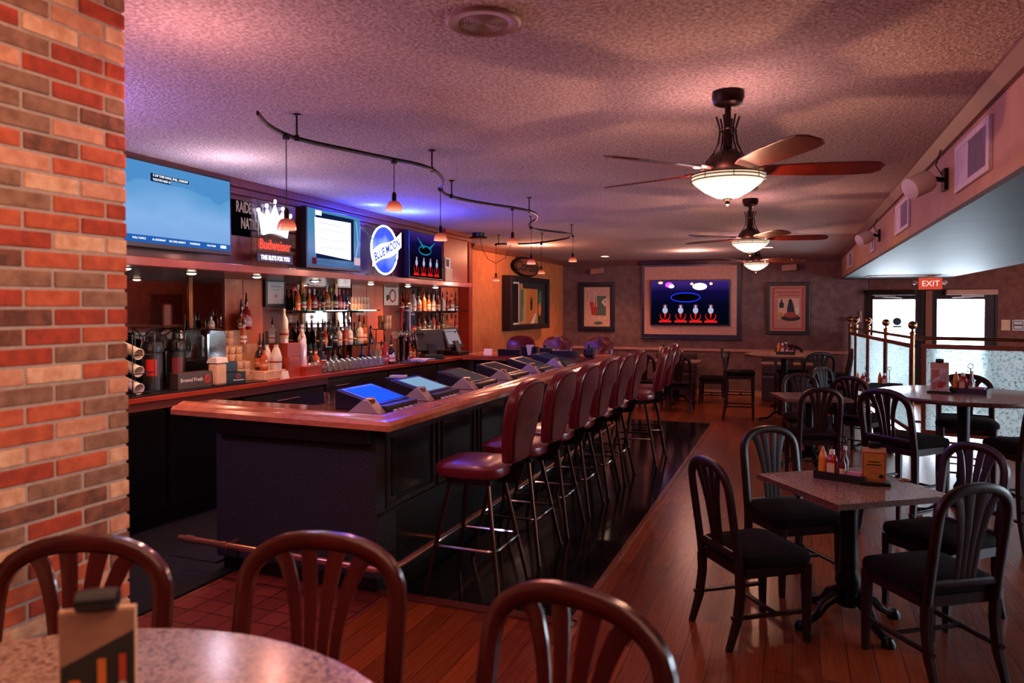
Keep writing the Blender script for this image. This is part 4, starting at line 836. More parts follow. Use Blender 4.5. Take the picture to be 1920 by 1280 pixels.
t = thing('tent_card', 'small white tent card at the foot of the wooden riser', 'card', (-4.45, 5.62, 1.03), -.1); MB().hexa([(-.02, -.04, 0), (.02, -.04, 0), (.02, .04, 0), (-.02, .04, 0), (-.002, -.04, .07), (.002, -.04, .07), (.002, .04, .07), (-.002, .04, .07)]).build('card', M['white'], t)
t = thing('red_tin', 'red and white striped tin with a pale letter beside the riser', 'tin', (-4.46, 6.24, 1.03)); MB().lathe([(.0001, 0), (.03, 0), (.03, .13), (.0001, .13)], 16).build('tin', M['white'], t, smooth=True); MB().lathe([(.0305, .075), (.0305, .125)], 16).build('red_band', LB['red'], t, smooth=True); MB().lathe([(.0305, .02), (.0305, .05)], 16).build('dark_band', LB['black'], t, smooth=True)
# framed certificate and drink poster on the ribbed wall
t = thing('framed_certificate', 'small black framed certificate on the ribbed strip behind the bottles', 'picture', (bkx(6.02)+.03, 6.02, 1.70)); t.rotation_euler = (0, 0, PI/2-.065)
MB().box(-.15, .13, -.03, 0, 0, .28).build('frame', M['black'], t, bevel=.004); art('certificate', [(M['silver_case'], R4(-.125, .105, .03, .25)), (M['ink_dark'], R4(-.08, .06, .2, .205)), (M['ink_dark'], R4(-.06, .04, .17, .173)), (M['ink_pink'], EL(-.01, .11, .02, .02))], t, (0, -.0307, 0), RY)
t = thing('small_poster', 'small pale poster with a red loop printed on it, above the pint glasses', 'poster', (bkx(8.12)+.012, 8.12, 1.72)); t.rotation_euler = (0, 0, PI/2-.065)
art('sheet', [(M['ink_light'], R4(-.17, .15, 0, .27)), (M['ink_red'], R4(-.14, .12, .225, .245)), (M['ink_red'], EL(.02, .12, .08, .085)), (M['ink_light'], EL(.02, .12, .05, .06)), (M['ink_dark'], R4(-.12, -.06, .06, .13)), (M['ink_light'], R4(-.08, -.04, .01, .07))], t, (0, 0, 0), RY)
# ================================================================== THE BAR
BZ = 1.06; X0 = -2.11; YN = 3.56; YF = 9.5; XL = -3.79; XLF = -4.12
bar = thing('bar_counter', 'long U-shaped bar with an oak rail top, speckled end panel and black front', 'bar', (0, 0, 0))
MB().hexa([(-3.47, 3.70, .1), (-2.28, 3.70, .1), (-2.28, 3.93, .1), (-3.47, 3.93, .1), (-3.47, 3.70, 1.0), (-2.28, 3.70, 1.0), (-2.28, 3.93, 1.0), (-3.47, 3.93, 1.0)]).build('end_panel', M['speckle'], bar)
MB().box(-2.55, -2.281, 3.935, 9.3, .1, 1.0).build('front_panel', M['panel_black'], bar)
MB().box(-4.05, -2.56, 9.05, 9.3, .1, 1.0).build('far_panel', M['panel_black'], bar)
MB().box(-3.45, -2.3, 3.74, 3.9, .004, .1).box(-2.5, -2.32, 3.9, 9.25, .004, .1).box(-4.0, -2.5, 9.1, 9.25, .004, .1).build('toe_kick', M['black'], bar)
mo = MB(); mo.box(-2.28, -2.262, 3.71, 9.25, .465, .48)
for k in range(8):
    ya = 3.8+.68*k; mo.box(-2.28, -2.27, ya, ya+.03, .49, .98).box(-2.28, -2.27, ya+.6, ya+.63, .49, .98).box(-2.28, -2.27, ya+.03, ya+.6, .95, .98).box(-2.28, -2.27, ya+.03, ya+.6, .49, .52)
mo.build('front_moulding', mat('bar_moulding', '241512', .3), bar)
for k in range(7): MB().box(-2.2815, -2.272, 3.87+.68*k, 4.33+.68*k, .55, .92).build('recessed_panel', mat('bar_gloss_panel', '0e1518', .18) if 'bar_gloss_panel' not in D.materials else D.materials['bar_gloss_panel'], bar)
MB().box(-3.42, -2.3, 3.64, 3.70, .9, 1.0).box(-2.28, -2.22, 3.71, 9.2, .93, 1.0).build('under_top_ledge', M['black'], bar)
# tops : flat boards inside, mitred oak rail outside
MB().prism([(XL, YN+.14), (X0-.14, YN+.14), (X0-.14, YF-.14), (XLF, YF-.14), (XLF, YF-.66), (-2.92, YF-.66), (-2.92, 4.0), (XL+.02, 4.0)], 1.0, BZ-.004).build('top_board', woodmat('bar_top_wood', 'a85238', '8a3c26', .13, (.6, .6, 1), .7, 8.), bar)
RP = [(0, 1.0), (.0, 1.032), (.02, 1.052), (.05, 1.054), (.075, 1.066), (.11, 1.075), (.14, 1.068), (.15, 1.056), (.15, 1.0)]   # (inward, z)
def railrun(name, a, b_, ina, inb, m_):
    vs = []; n = len(RP)
    for (px, py), (ix, iy) in ((a, ina), (b_, inb)):
        for o, z in RP: vs.append((px+ix*o, py+iy*o, z))
    fs = [(i, (i+1) % n, n+(i+1) % n, n+i) for i in range(n)]+[tuple(range(n)), tuple(reversed(range(n, 2*n)))]
    return MB().add(vs, fs).build(name, m_, bar, smooth=True)
railrun('rail_near', (XL, YN+.08), (X0, YN), (.0, 1), (-1, 1), M['rail_wood'])
railrun('rail_side', (X0, YN), (X0, YF), (-1, 1), (-1, -1), M['rail_wood2'])
railrun('rail_far', (X0, YF), (XLF, YF), (-1, -1), (0, -1), M['rail_wood'])
fr = thing('foot_rail', 'copper tube foot rail running along the foot of the bar', 'foot rail', (0, 0, 0))
MB().tube([(-3.68, 3.60, .215), (-2.2, 3.56, .215), (-2.13, 3.6, .215), (-2.11, 3.7, .215), (-2.11, 9.2, .215)], .021, 12).build('tube', M['copper'], fr, smooth=True)
MB().lathe([(.026, 0), (.026, .06), (.0001, .065)], 14, (-3.62, 3.6, .215), 'x').xf(Matrix.Identity(4)).build('end_cap', M['copper'], fr, smooth=True)
for (a, b_) in (((-3.3, 3.588, .215), (-3.3, 3.699, .215)), ((-2.5, 3.568, .215), (-2.5, 3.699, .215)), ((-2.11, 4.2, .215), (-2.28, 4.2, .215)), ((-2.11, 5.8, .215), (-2.28, 5.8, .215)), ((-2.11, 7.4, .215), (-2.28, 7.4, .215)), ((-2.11, 9.0, .215), (-2.28, 9.0, .215))):
    MB().tube([a, b_], .013).lathe([(.027, -.02), (.027, .02)], 14, a, 'x' if a[0] < -2.2 else 'y').build('bracket', M['copper'], fr, smooth=True)
# low bar mat
tag(MB().box(-4.35, -3.34, 2.0, 3.76, .0045, .018).box(-3.95, -3.55, 3.77, 6.0, .0045, .018).build('rubber_mat', M['rubber'], bevel=.004), 'black perforated rubber floor mat at the opening of the bar', 'floor mat')

# gaming terminals on the bar
def machine(y, lb, scr):
    t = thing('bar_game_terminal', lb, 'game terminal', (-2.345, y, BZ-.0035), 0, 'game terminals set in the bar top')
    # wedge case, screen slopes down towards +x
    MB().prism_axis([(0, 0), (.0, .035), (-.33, .125), (-.345, .12), (-.345, 0)], -.19, .19, 'y').build('case', M['navy_case'], t, bevel=.006)
    s_ = Vector((-.33, 0, .09)).normalized(); n_ = Vector((.09, 0, .33)).normalized()
    def pt(u, y_, o): return tuple(Vector((0, y_, .035))+s_*u+n_*o)
    MB().hexa([pt(.03, -.185, .0), pt(.03, .185, .0), pt(.33, .185, .0), pt(.33, -.185, .0), pt(.03, -.185, .006), pt(.03, .185, .006), pt(.33, .185, .006), pt(.33, -.185, .006)]).build('bezel', M['black'], t, bevel=.003)
    MB().poly([pt(.05, -.15, .0075), pt(.05, .15, .0075), pt(.30, .15, .0075), pt(.30, -.15, .0075)]).build('screen', scr, t)
    MB().box(.001, .03, -.2, .2, 0, .04).build('front_strip', M['black'], t, bevel=.005)
    w = MB().prism_axis([(.03, 0), (-.05, .085), (-.08, .085), (-.19, .0)], -.285, -.195, 'y').build('side_wedge', M['silver_case'], t, bevel=.005)
    MB().box(-.075, -.02, -.275, -.235, .06, .095).build('gold_tab', M['gold'], w, bevel=.008)
    for k in range(5): MB().lathe([(.016, 0), (.016, .012), (.0001, .014)], 12, (.055, -.13+.065*k, 0)).build('button', M['white'] if k < 4 else M['silver_case'], t, smooth=True)
    MB().box(.031, .085, -.19, .2, 0, .0035).build('button_plate', M['chrome'], t)
scr_names = ['glowing blue screen, at the near corner', 'pale lit screen, second from the near corner', 'dull grey-pink screen, third from the near corner', 'dull pinkish screen, fourth from the near corner', 'dull grey screen, fifth from the near corner', 'dull violet screen, farthest along the bar side']
for k, (y, c, s_) in enumerate(((4.07, '1c4cff', 1.6), (4.72, '8fb4d8', .85), (5.47, '7a6468', .35), (6.24, '7a5058', .3), (7.0, '6a5864', .3), (7.76, '4a4468', .3))):
    machine(y, 'bar-top game terminal, '+scr_names[k], emit(f'game_screen_{k}', c, s_))
for i, (x, y, rz, lb) in enumerate(((-3.5, 9.05, -PI/2, 'small game terminal on the far leg of the bar, left one'), (-2.75, 9.05, -PI/2, 'small game terminal on the far leg of the bar, by the far corner'))):
    t = thing('far_game_terminal', lb, 'game terminal', (x, y, BZ-.004), 0)
    MB().prism_axis([(-.12, 0), (-.12, .085), (-.1, .09), (.15, .03), (.15, 0)], -.15, .15, 'x').build('case', M['navy_case'], t, bevel=.005)
    MB().box(-.12, .12, -.121, -.1205, .015, .075).build('back_plate', M['black'], t)
t = thing('black_caddy', 'black square napkin caddy with a round crest, behind the second game terminal', 'caddy', (-2.8, 4.86, BZ-.004)); t.rotation_euler = (0, 0, .15)
MB().box(-.085, .085, -.06, .06, 0, .11).build('caddy_box', M['black'], t, bevel=.004); MB().box(-.06, .06, -.03, .03, .1105, .125).build('napkins', M['white'], t)
art('crest', [(M['silver_case'], EL(0, .045, .017, .017)), (M['black'], EL(0, .045, .012, .012)), (M['silver_case'], R4(-.04, .04, .074, .083))], t, (0, -.0605, 0), RY)
for (x, y) in ((-2.86, 4.06), (-2.78, 4.1)):
    o = MB().lathe([(.035, 0), (.037, .004), (.04, .085), (.037, .085), (.034, .006), (.0001, .006)], 20).build('drinking_glass', M['glass'], None, smooth=True); o.location = (x, y, BZ-.004)
    tag(o, 'empty short glass on the near corner of the bar behind the blue-lit terminal', 'glass', 'two glasses at the near bar corner')
for (x, y, kind, lb) in ((-3.85, 9.08, 'card', 'lit white card on the far leg of the bar, leftmost'), (-3.2, 8.95, 'nap', 'black napkin dispenser with a white fan of napkins on the far leg of the bar'), (-2.98, 8.93, 'box', 'plain black box caddy on the far leg of the bar, right of the napkin dispenser'), (-3.08, 9.2, 'card', 'small white card between the napkin dispenser and the black box'), (-2.45, 9.1, 'box2', 'dark blue round-topped caddy at the far bar corner')):
    if kind == 'card': t = thing('tent_card', lb, 'card', (x, y, BZ-.004)); MB().hexa([(-.06, -.02, 0), (.06, -.02, 0), (.06, .02, 0), (-.06, .02, 0), (-.06, .005, .08), (.06, .005, .08), (.06, .01, .08), (-.06, .01, .08)]).build('card', M['white'], t)
    elif kind == 'nap':
        t = thing('napkin_dispenser', lb, 'napkin dispenser', (x, y, BZ-.004)); MB().box(-.1, -.045, -.05, .05, 0, .13).box(.045, .1, -.05, .05, 0, .13).box(-.045, .045, .02, .05, 0, .13).box(-.045, .045, -.05, .02, 0, .02).build('holder', M['black'], t)
        MB().prism_axis([(-.02, .0205), (.02, .0205), (.043, .15), (-.043, .15)], -.045, .015, 'y').build('napkins', M['white'], t)
    else:
        t = thing('bar_caddy', lb, 'caddy', (x, y, BZ-.004)); MB().box(-.07, .07, -.06, .06, 0, .12).build('caddy_box', M['black'] if kind == 'box' else M['navy_case'], t, bevel=.006 if kind == 'box' else .03)
        MB().lathe([(.02, .1205), (.02, .16), (.0001, .165)], 12).build('knob', M['black'], t, smooth=True)
tag(MB().hexa([(-4.3, 9.25, 1.0305), (-4.2, 9.2, 1.0305), (-4.2, 9.62, 1.0305), (-4.3, 9.65, 1.0305), (-4.3, 9.25, 1.036), (-4.2, 9.2, 1.036), (-4.2, 9.62, 1.036), (-4.3, 9.65, 1.036)]).build('paper_sheet', M['white']), 'white papers lying at the far end of the back counter', 'paper')

# ================================================================== BAR STOOLS
def make_stool():
    t = thing('bar_stool', '', 'bar stool')      # faces -x (towards the bar)
    s_ = MB(); rr = rrect(.44, .45, .13, 6); n = len(rr); vs = []; fs = []
    prof_ = [(.86, .70), (.97, .715), (1., .74), (.98, .765), (.86, .782), (.6, .79), (.3, .793)]
    for k, z in prof_: vs += [(x*k, y*k, z) for x, y in rr]
    for j in range(len(prof_)-1):
        for i in range(n): fs.append((j*n+i, j*n+(i+1) % n, (j+1)*n+(i+1) % n, (j+1)*n+i))
    fs.append(tuple(reversed(range(n)))); fs.append(tuple((len(prof_)-1)*n+i for i in range(n)))
    s_.add(vs, fs).build('seat', M['red_vinyl'], t, smooth=True)
    # back: outline (y,z), wide rounded shoulders, tapering down
    out = [(-.14, .80), (-.185, .92), (-.215, 1.06), (-.22, 1.15), (-.2, 1.21), (-.15, 1.252), (-.08, 1.272), (0, 1.278), (.08, 1.272), (.15, 1.252), (.2, 1.21), (.22, 1.15), (.215, 1.06), (.185, .92), (.14, .80), (.07, .785), (-.07, .785)]
    def xb(y, z, o): return .255+.20*(z-.8)-.55*y*y+o
    def shell(o_in, o_out, shrink):
        mb = MB(); n = len(out); cz = 1.03
        layers = [(1*shrink-.05, o_in), (1*shrink, o_in+.014), (1*shrink, o_out-.014), (1*shrink-.05, o_out)]
        vs = []; fs = []
        for k, o in layers: vs += [(xb(y*k, z, o), y*k, cz+(z-cz)*k) for y, z in out]
        for j in range(3):
            for i in range(n): fs.append((j*n+i, j*n+(i+1) % n, (j+1)*n+(i+1) % n, (j+1)*n+i))
        for base, inner, o in ((0, True, o_in), (3*n, False, o_out)):
            b0 = len(vs)
            for k in (.6, .25): vs += [(xb(y*k, z, o+(-.012 if inner else .004)), y*k, cz+(z-cz)*k) for y, z in out]
            for i in range(n):
                q = (base+i, base+(i+1) % n, b0+(i+1) % n, b0+i); fs.append(q if not inner else tuple(reversed(q)))
                q = (b0+i, b0+(i+1) % n, b0+n+(i+1) % n, b0+n+i); fs.append(q if not inner else tuple(reversed(q)))
            fs.append(tuple(b0+n+i for i in range(n)) if not inner else tuple(reversed([b0+n+i for i in range(n)])))
        return mb.add(vs, fs)
    bk = shell(-.035, .03, 1.).build('backrest', M['red_vinyl'], t, smooth=True)
    shell(.031, .042, .93).build('rear_panel', M['red_cloth'], bk, smooth=True)
    MB().sweep([(.14, 0, .69), (.24, 0, .70), (.275, 0, .80)], .09, .012, (0, 1, 0), 6).build('back_bracket', M['blackmetal'], t)
    MB().box(-.14, .14, -.14, .14, .66, .69).lathe([(.09, .69), (.09, .7)], 16).build('swivel_plate', M['black'], t)
    for sx in (-1, 1):
        for sy in (-1, 1):
            MB().tube([(sx*.12, sy*.12, .665), (sx*.235, sy*.235, .012)], .0135, 8).lathe([(.016, .001), (.016, .02)], 8, (sx*.237, sy*.237, 0)).build('leg', M['bronze_leg'], t, smooth=True)
    MB().tube([(x*1., y*1., .30) for x, y in rrect(.40, .40, .05, 3)], .009, 6, True).build('foot_ring', M['chrome'], t, smooth=True)
    return t
st = make_stool()
names = ['nearest the camera', 'second from the near corner', 'third from the near corner', 'fourth from the near corner', 'fifth from the near corner', 'sixth from the near corner', 'turned away, just past the straight row of six', 'turned away, the farthest one']
for k, (x, y, rz) in enumerate(((-1.775, 4.02, 0), (-1.77, 4.70, 0), (-1.765, 5.30, .02), (-1.76, 5.9, 0), (-1.75, 6.5, 0), (-1.74, 7.1, .02), (-1.62, 7.86, .22), (-1.62, 8.46, .22))):
    lb = 'burgundy high-backed bar stool along the bar, '+names[k]
    if k == 0: st.location = (x, y, .004); st.rotation_euler = (0, 0, rz); st['label'] = lb; st['group'] = 'bar stools along the long side of the bar'
    else: dup(st, (x, y, .004), rz, lb, 'bar stools along the long side of the bar')
for k, x in enumerate((-3.78, -3.2, -2.63)):
    dup(st, (x, 9.86, 0), PI/2+(.0, .03, -.12)[k], 'burgundy bar stool beyond the far end of the bar, '+['beneath the shadow-box picture', 'before the wall corner', 'nearest the cocktail poster'][k], 'bar stools behind the far leg of the bar')

# ================================================================== CHAIRS
def arch_pts(w, zs, zt, ybot, ytop):
    """outer arch of the back: straight uprights from seat to shoulder then an elliptic top"""
    p = []; zsh = zt-.16
    def yy(z): u = (z-zs)/(zt-zs); return ybot+(ytop-ybot)*u**1.1
    for i in range(5): z = zs+(zsh-zs)*i/5; p.append((-w/2, yy(z), z))
    for i in range(15):
        a = PI-PI*i/14; z = zsh+.145*math.sin(a)**.8 if 0 < i < 14 else zsh
        x = w/2*math.cos(a); x = math.copysign(abs(math.cos(a))**.85, math.cos(a))*w/2
        p.append((x, yy(z), z))
    for i in range(4, -1, -1): z = zs+(zsh-zs)*i/5; p.append((w/2, yy(z), z))
    return p, yy
def make_chair(hs, ht, wood, lb, cat, name, w=.405):
    t = thing(name, lb, cat)
    rr = rrect(.43, .41, .07, 4); n = len(rr); vs = []; fs = []
    pf = [(.92, hs-.055), (.99, hs-.045), (1., hs-.02), (.97, hs+.0), (.8, hs+.014), (.45, hs+.02)]
    for k, z in pf: vs += [(x*k*(1+.1*(y > 0)), y*k, z) for x, y in rr]
    for j in range(len(pf)-1):
        for i in range(n): fs.append((j*n+i, j*n+(i+1) % n, (j+1)*n+(i+1) % n, (j+1)*n+i))
    fs.append(tuple(reversed(range(n)))); fs.append(tuple((len(pf)-1)*n+i for i in range(n)))
    MB().add(vs, fs).build('seat', M['seat_cloth'], t, smooth=True)
    zf = hs-.056
    MB().box(-.19, .19, .165, .185, zf-.05, zf).box(-.19, .19, -.195, -.175, zf-.05, zf).box(-.2, -.18, -.175, .165, zf-.05, zf).box(.18, .2, -.175, .165, zf-.05, zf).build('seat_frame', wood, t)
    p, yy = arch_pts(w, hs-.10, ht, -.20, -.285)
    bf = MB().sweep(p, .048, .034, (0, 1, 0), 8)
    zc = hs+.0
    bf.sweep([(-w/2+.01, yy(zc), zc), (0, yy(zc)-.006, zc+.004), (w/2-.01, yy(zc), zc)], .035, .02, (0, 1, 0), 8)
    bf.build('back_frame', wood, t, smooth=True)
    for q in (-.085, -.029, .029, .085):
        q *= w/.405
        pts = []
        for i in range(8):
            u = i/7; z = zc+.01+(ht-.025-zc-.01)*u; x = q*(.55+.1*u+.75*u**3)
            arch_z = ht-.16+.145*max(0, 1-(abs(x)/(w/2))**2)**.45; z = min(z, arch_z-.012*0)
            pts.append((x, yy(z)-.0, z))
        MB().sweep(pts, .042, .011, (0, 1, 0), 6, taper=[.7, .7, .74, .8, .9, 1., 1.1, 1.15]).build('back_slat', wood, t, smooth=True)
    for sx in (-1, 1):
        MB().sweep([(sx*.19, .175, zf), (sx*.19, .178, zf*.5), (sx*.192, .182, .0)], .05, .048, (0, 1, 0), 8, taper=[1.05, .92, .68]).build('leg', wood, t, smooth=True)
        MB().sweep([(sx*w/2, -.20, hs-.09), (sx*w/2, -.197, hs*.6), (sx*w/2, -.215, hs*.3), (sx*w/2, -.26, 0)], .048, .045, (0, 1, 0), 8, taper=[1.05, 1, .95, .7]).build('leg', wood, t, smooth=True)
    hh = [.16] if hs < .6 else [.2, .38]
    for z in hh:
        for sx in (-1, 1): MB().sweep([(sx*.192, .178, z), (sx*w/2, -.21-.05*(1-z/hs), z)], .03, .022, (0, 0, 1), 6).build('stretcher', wood, t, smooth=True)
    MB().sweep([(-.19, 0, hh[-1]), (.19, 0, hh[-1])], .028, .02, (0, 0, 1), 6).build('stretcher', wood, t, smooth=True)
    if hs > .6:
        MB().sweep([(-.19, .18, .28), (.19, .18, .28)], .026, .018, (0, 0, 1), 6).build('stretcher', wood, t, smooth=True)
        MB().sweep([(-.19, -.24, .28), (.19, -.24, .28)], .024, .016, (0, 0, 1), 6).build('stretcher', wood, t, smooth=True)
    return t
def put(o, first, x, y, deg, lb, grp):
    rz = math.radians(deg-90)
    if first: o.location = (x, y, 0); o.rotation_euler = (0, 0, rz); o['label'] = lb; o['group'] = grp; return o
    return dup(o, (x, y, 0), rz, lb, grp)
ch = make_chair(.46, .92, M['dark_wood'], '', 'chair', 'dining_chair', .37)
G_ = 'chairs round the near square table'
put(ch, True, -.19, 4.03, 36, 'dark arched-back chair left of the near square granite table, its back to the aisle', G_)
put(ch, False, .0, 4.80, -56, 'dark arched-back chair at the far left side of the near square granite table', G_)
put(ch, False, .60, 3.96, 124, 'dark arched-back chair nearest the camera at the square granite table, seen from behind', G_)
put(ch, False, .76, 4.64, 222, 'dark arched-back chair at the far right of the near square granite table', G_)
G_ = 'chairs round the middle square table'
put(ch, False, .17, 7.88, 106, 'dark chair seen from behind before the middle square table', G_)
put(ch, False, .13, 8.95, 285, 'dark chair on the far side of the middle square table', G_)
G_ = 'chairs round the low table by the glass divider'
put(ch, False, .72, 9.25, 60, 'dark chair seen from behind at the low table by the glass divider', G_)
put(ch, False, .55, 10.15, -40, 'dark chair on the far left side of the low table by the glass divider', G_)
G_ = 'chairs at the tables along the back wall'
put(ch, False, -1.36, 13.35, 180, 'dark chair seen side-on at the back wall under the projection screen', G_)
put(ch, False, -1.75, 12.25, 90, 'dark chair with its back to the room at the far table past the bar stools', G_)
put(ch, False, -2.3, 12.3, 84, 'dark chair beside another at the far table past the bar stools, half hidden by them', G_)
put(ch, False, .60, 13.1, 178, 'dark chair at the right end of the low side table by the back wall', G_)
pc = make_chair(.72, 1.09, M['dark_wood'], '', 'chair', 'counter_chair')
G_ = 'tall chairs round the big granite pub table'
put(pc, True, .80, 6.24, 48, 'tall dark chair left of the granite pub table, its arched back to the camera', G_)
put(pc, False, 1.40, 7.36, 262, 'tall dark chair on the far side of the granite pub table, against the bright divider', G_)
put(pc, False, 1.58, 6.25, 112, 'tall dark chair cut by the right edge of the picture', G_)
G_ = 'tall chairs round the far pub table'
put(pc, False, -.76, 11.65, 4, 'tall dark chair left of the far round pub table, green gleam on its post', G_)
put(pc, False, -.05, 12.38, -82, 'tall dark chair behind the left one at the far round pub table', G_)
put(pc, False, .22, 10.85, 112, 'tall dark chair seen from behind right of the far round pub table', G_)
put(pc, False, .50, 11.7, 180, 'tall dark chair seen side-on against the divider at the far pub table', G_)
fc = make_chair(.72, 1.10, M['mahogany'], '', 'chair', 'counter_chair', .43)
G_ = 'tall chairs round the foreground table'
for i, (tx, ty, lb) in enumerate(((-1.725, 1.373, 'tall mahogany chair in front of the brick pillar, left of the foreground trio'), (-1.155, 1.615, 'tall mahogany chair in the foreground, framing the copper foot rail through its slats'), (-.424, 1.491, 'tall mahogany chair lowest in the picture, its arch cut by the bottom edge'))):
    cx_, cy_ = -.97, .53; d = Vector((cx_-tx, cy_-ty)); d.normalize()
    ang = math.degrees(math.atan2(d.y, d.x))
    if i == 2: ang += 14
    if i == 0: ang = -68
    a = math.radians(ang); put(fc, i == 0, tx+.285*math.cos(a), ty+.285*math.sin(a), ang, lb, G_)

# ================================================================== TABLES
def iron_base(t, h, r_=.27):
    MB().lathe([(.055, .1), (.045, .16), (.06, .19), (.07, .24), (.045, .29), (.05, .33), (.045, .36), (.045, h-.04), (.11, h-.02), (.11, h)], 20).build('column', M['blackmetal'], t, smooth=True)
    for k in range(4):
        a = k*PI/2; c, s_ = math.cos(a), math.sin(a)
        MB().sweep([(c*u, s_*u, z) for u, z in ((.03, .12), (.09, .15), (.15, .12), (.2, .06), (.25, .035), (r_+.02, .03))], .05, .04, (0, 0, 1), 8, taper=[1.2, 1.3, 1.1, .9, .8, .9]).lathe([(.0001, .0), (.035, .0), (.035, .02), (.02, .045), (.0001, .05)], 12, (c*(r_+.02), s_*(r_+.02), 0)).build('leg', M['blackmetal'], t, smooth=True)
def sq_table(x, y, deg, w, d, lb, z=.75):
    t = thing('square_table', lb, 'table', (x, y, 0), math.radians(deg))
    mb = MB(); mb.use(M['granite']).add([(-w/2, -d/2, z), (w/2, -d/2, z), (w/2, d/2, z), (-w/2, d/2, z)], [(0, 1, 2, 3)])
    mb.use(M['granite_edge']).add([(sx*w/2, sy*d/2, z_) for z_ in (z-.03, z-.0002) for sx, sy in ((-1, -1), (1, -1), (1, 1), (-1, 1))], [(0, 3, 2, 1), (0, 1, 5, 4), (1, 2, 6, 5), (2, 3, 7, 6), (3, 0, 4, 7)])
    mb.build('tabletop', None, t); iron_base(t, z-.0305); return t
def rd_table(x, y, r_, z, lb, base=True):
    t = thing('round_table', lb, 'table', (x, y, 0))
    mb = MB(); mb.use(M['granite_edge']).lathe([(r_-.02, z-.035), (r_-.004, z-.034), (r_, z-.028), (r_, z-.008), (r_-.003, z-.0005)], 64); mb.f = mb.f[:-1]; mb.mi = mb.mi[:-1]
    mb.use(M['granite']).lathe([(r_-.003, z-.0003), (r_-.006, z), (.0001, z)], 64)
    mb.build('tabletop', None, t, smooth=True); iron_base(t, z-.036, .3); return t
sq_table(.28, 4.30, 35.5, .68, .68, 'square granite table with a caddy and menu card, nearest on the right')
sq_table(.16, 8.42, 16, .68, .62, 'small square granite table in the middle distance')
sq_table(.95, 9.75, 20, .7, .7, 'low granite table by the glass divider holding two caddies')
sq_table(-1.95, 13.1, 0, .85, .75, 'square table under the projection screen by the back wall')
sq_table(-2.15, 12.2+.75, 0, .01, .01, 'x') if False else None
sq_table(-.05, 13.15, 0, .95, .6, 'low side table behind the far round pub table')
rd_table(1.28, 6.82, .63, 1.0, 'large round granite pub table at the right with a caddy and menu')
rd_table(-.14, 11.55, .56, 1.0, 'round pub table below the red poster')
rd_table(-.97, .53, .63, 1.05, 'round granite table in the foreground cut by the bottom edge')

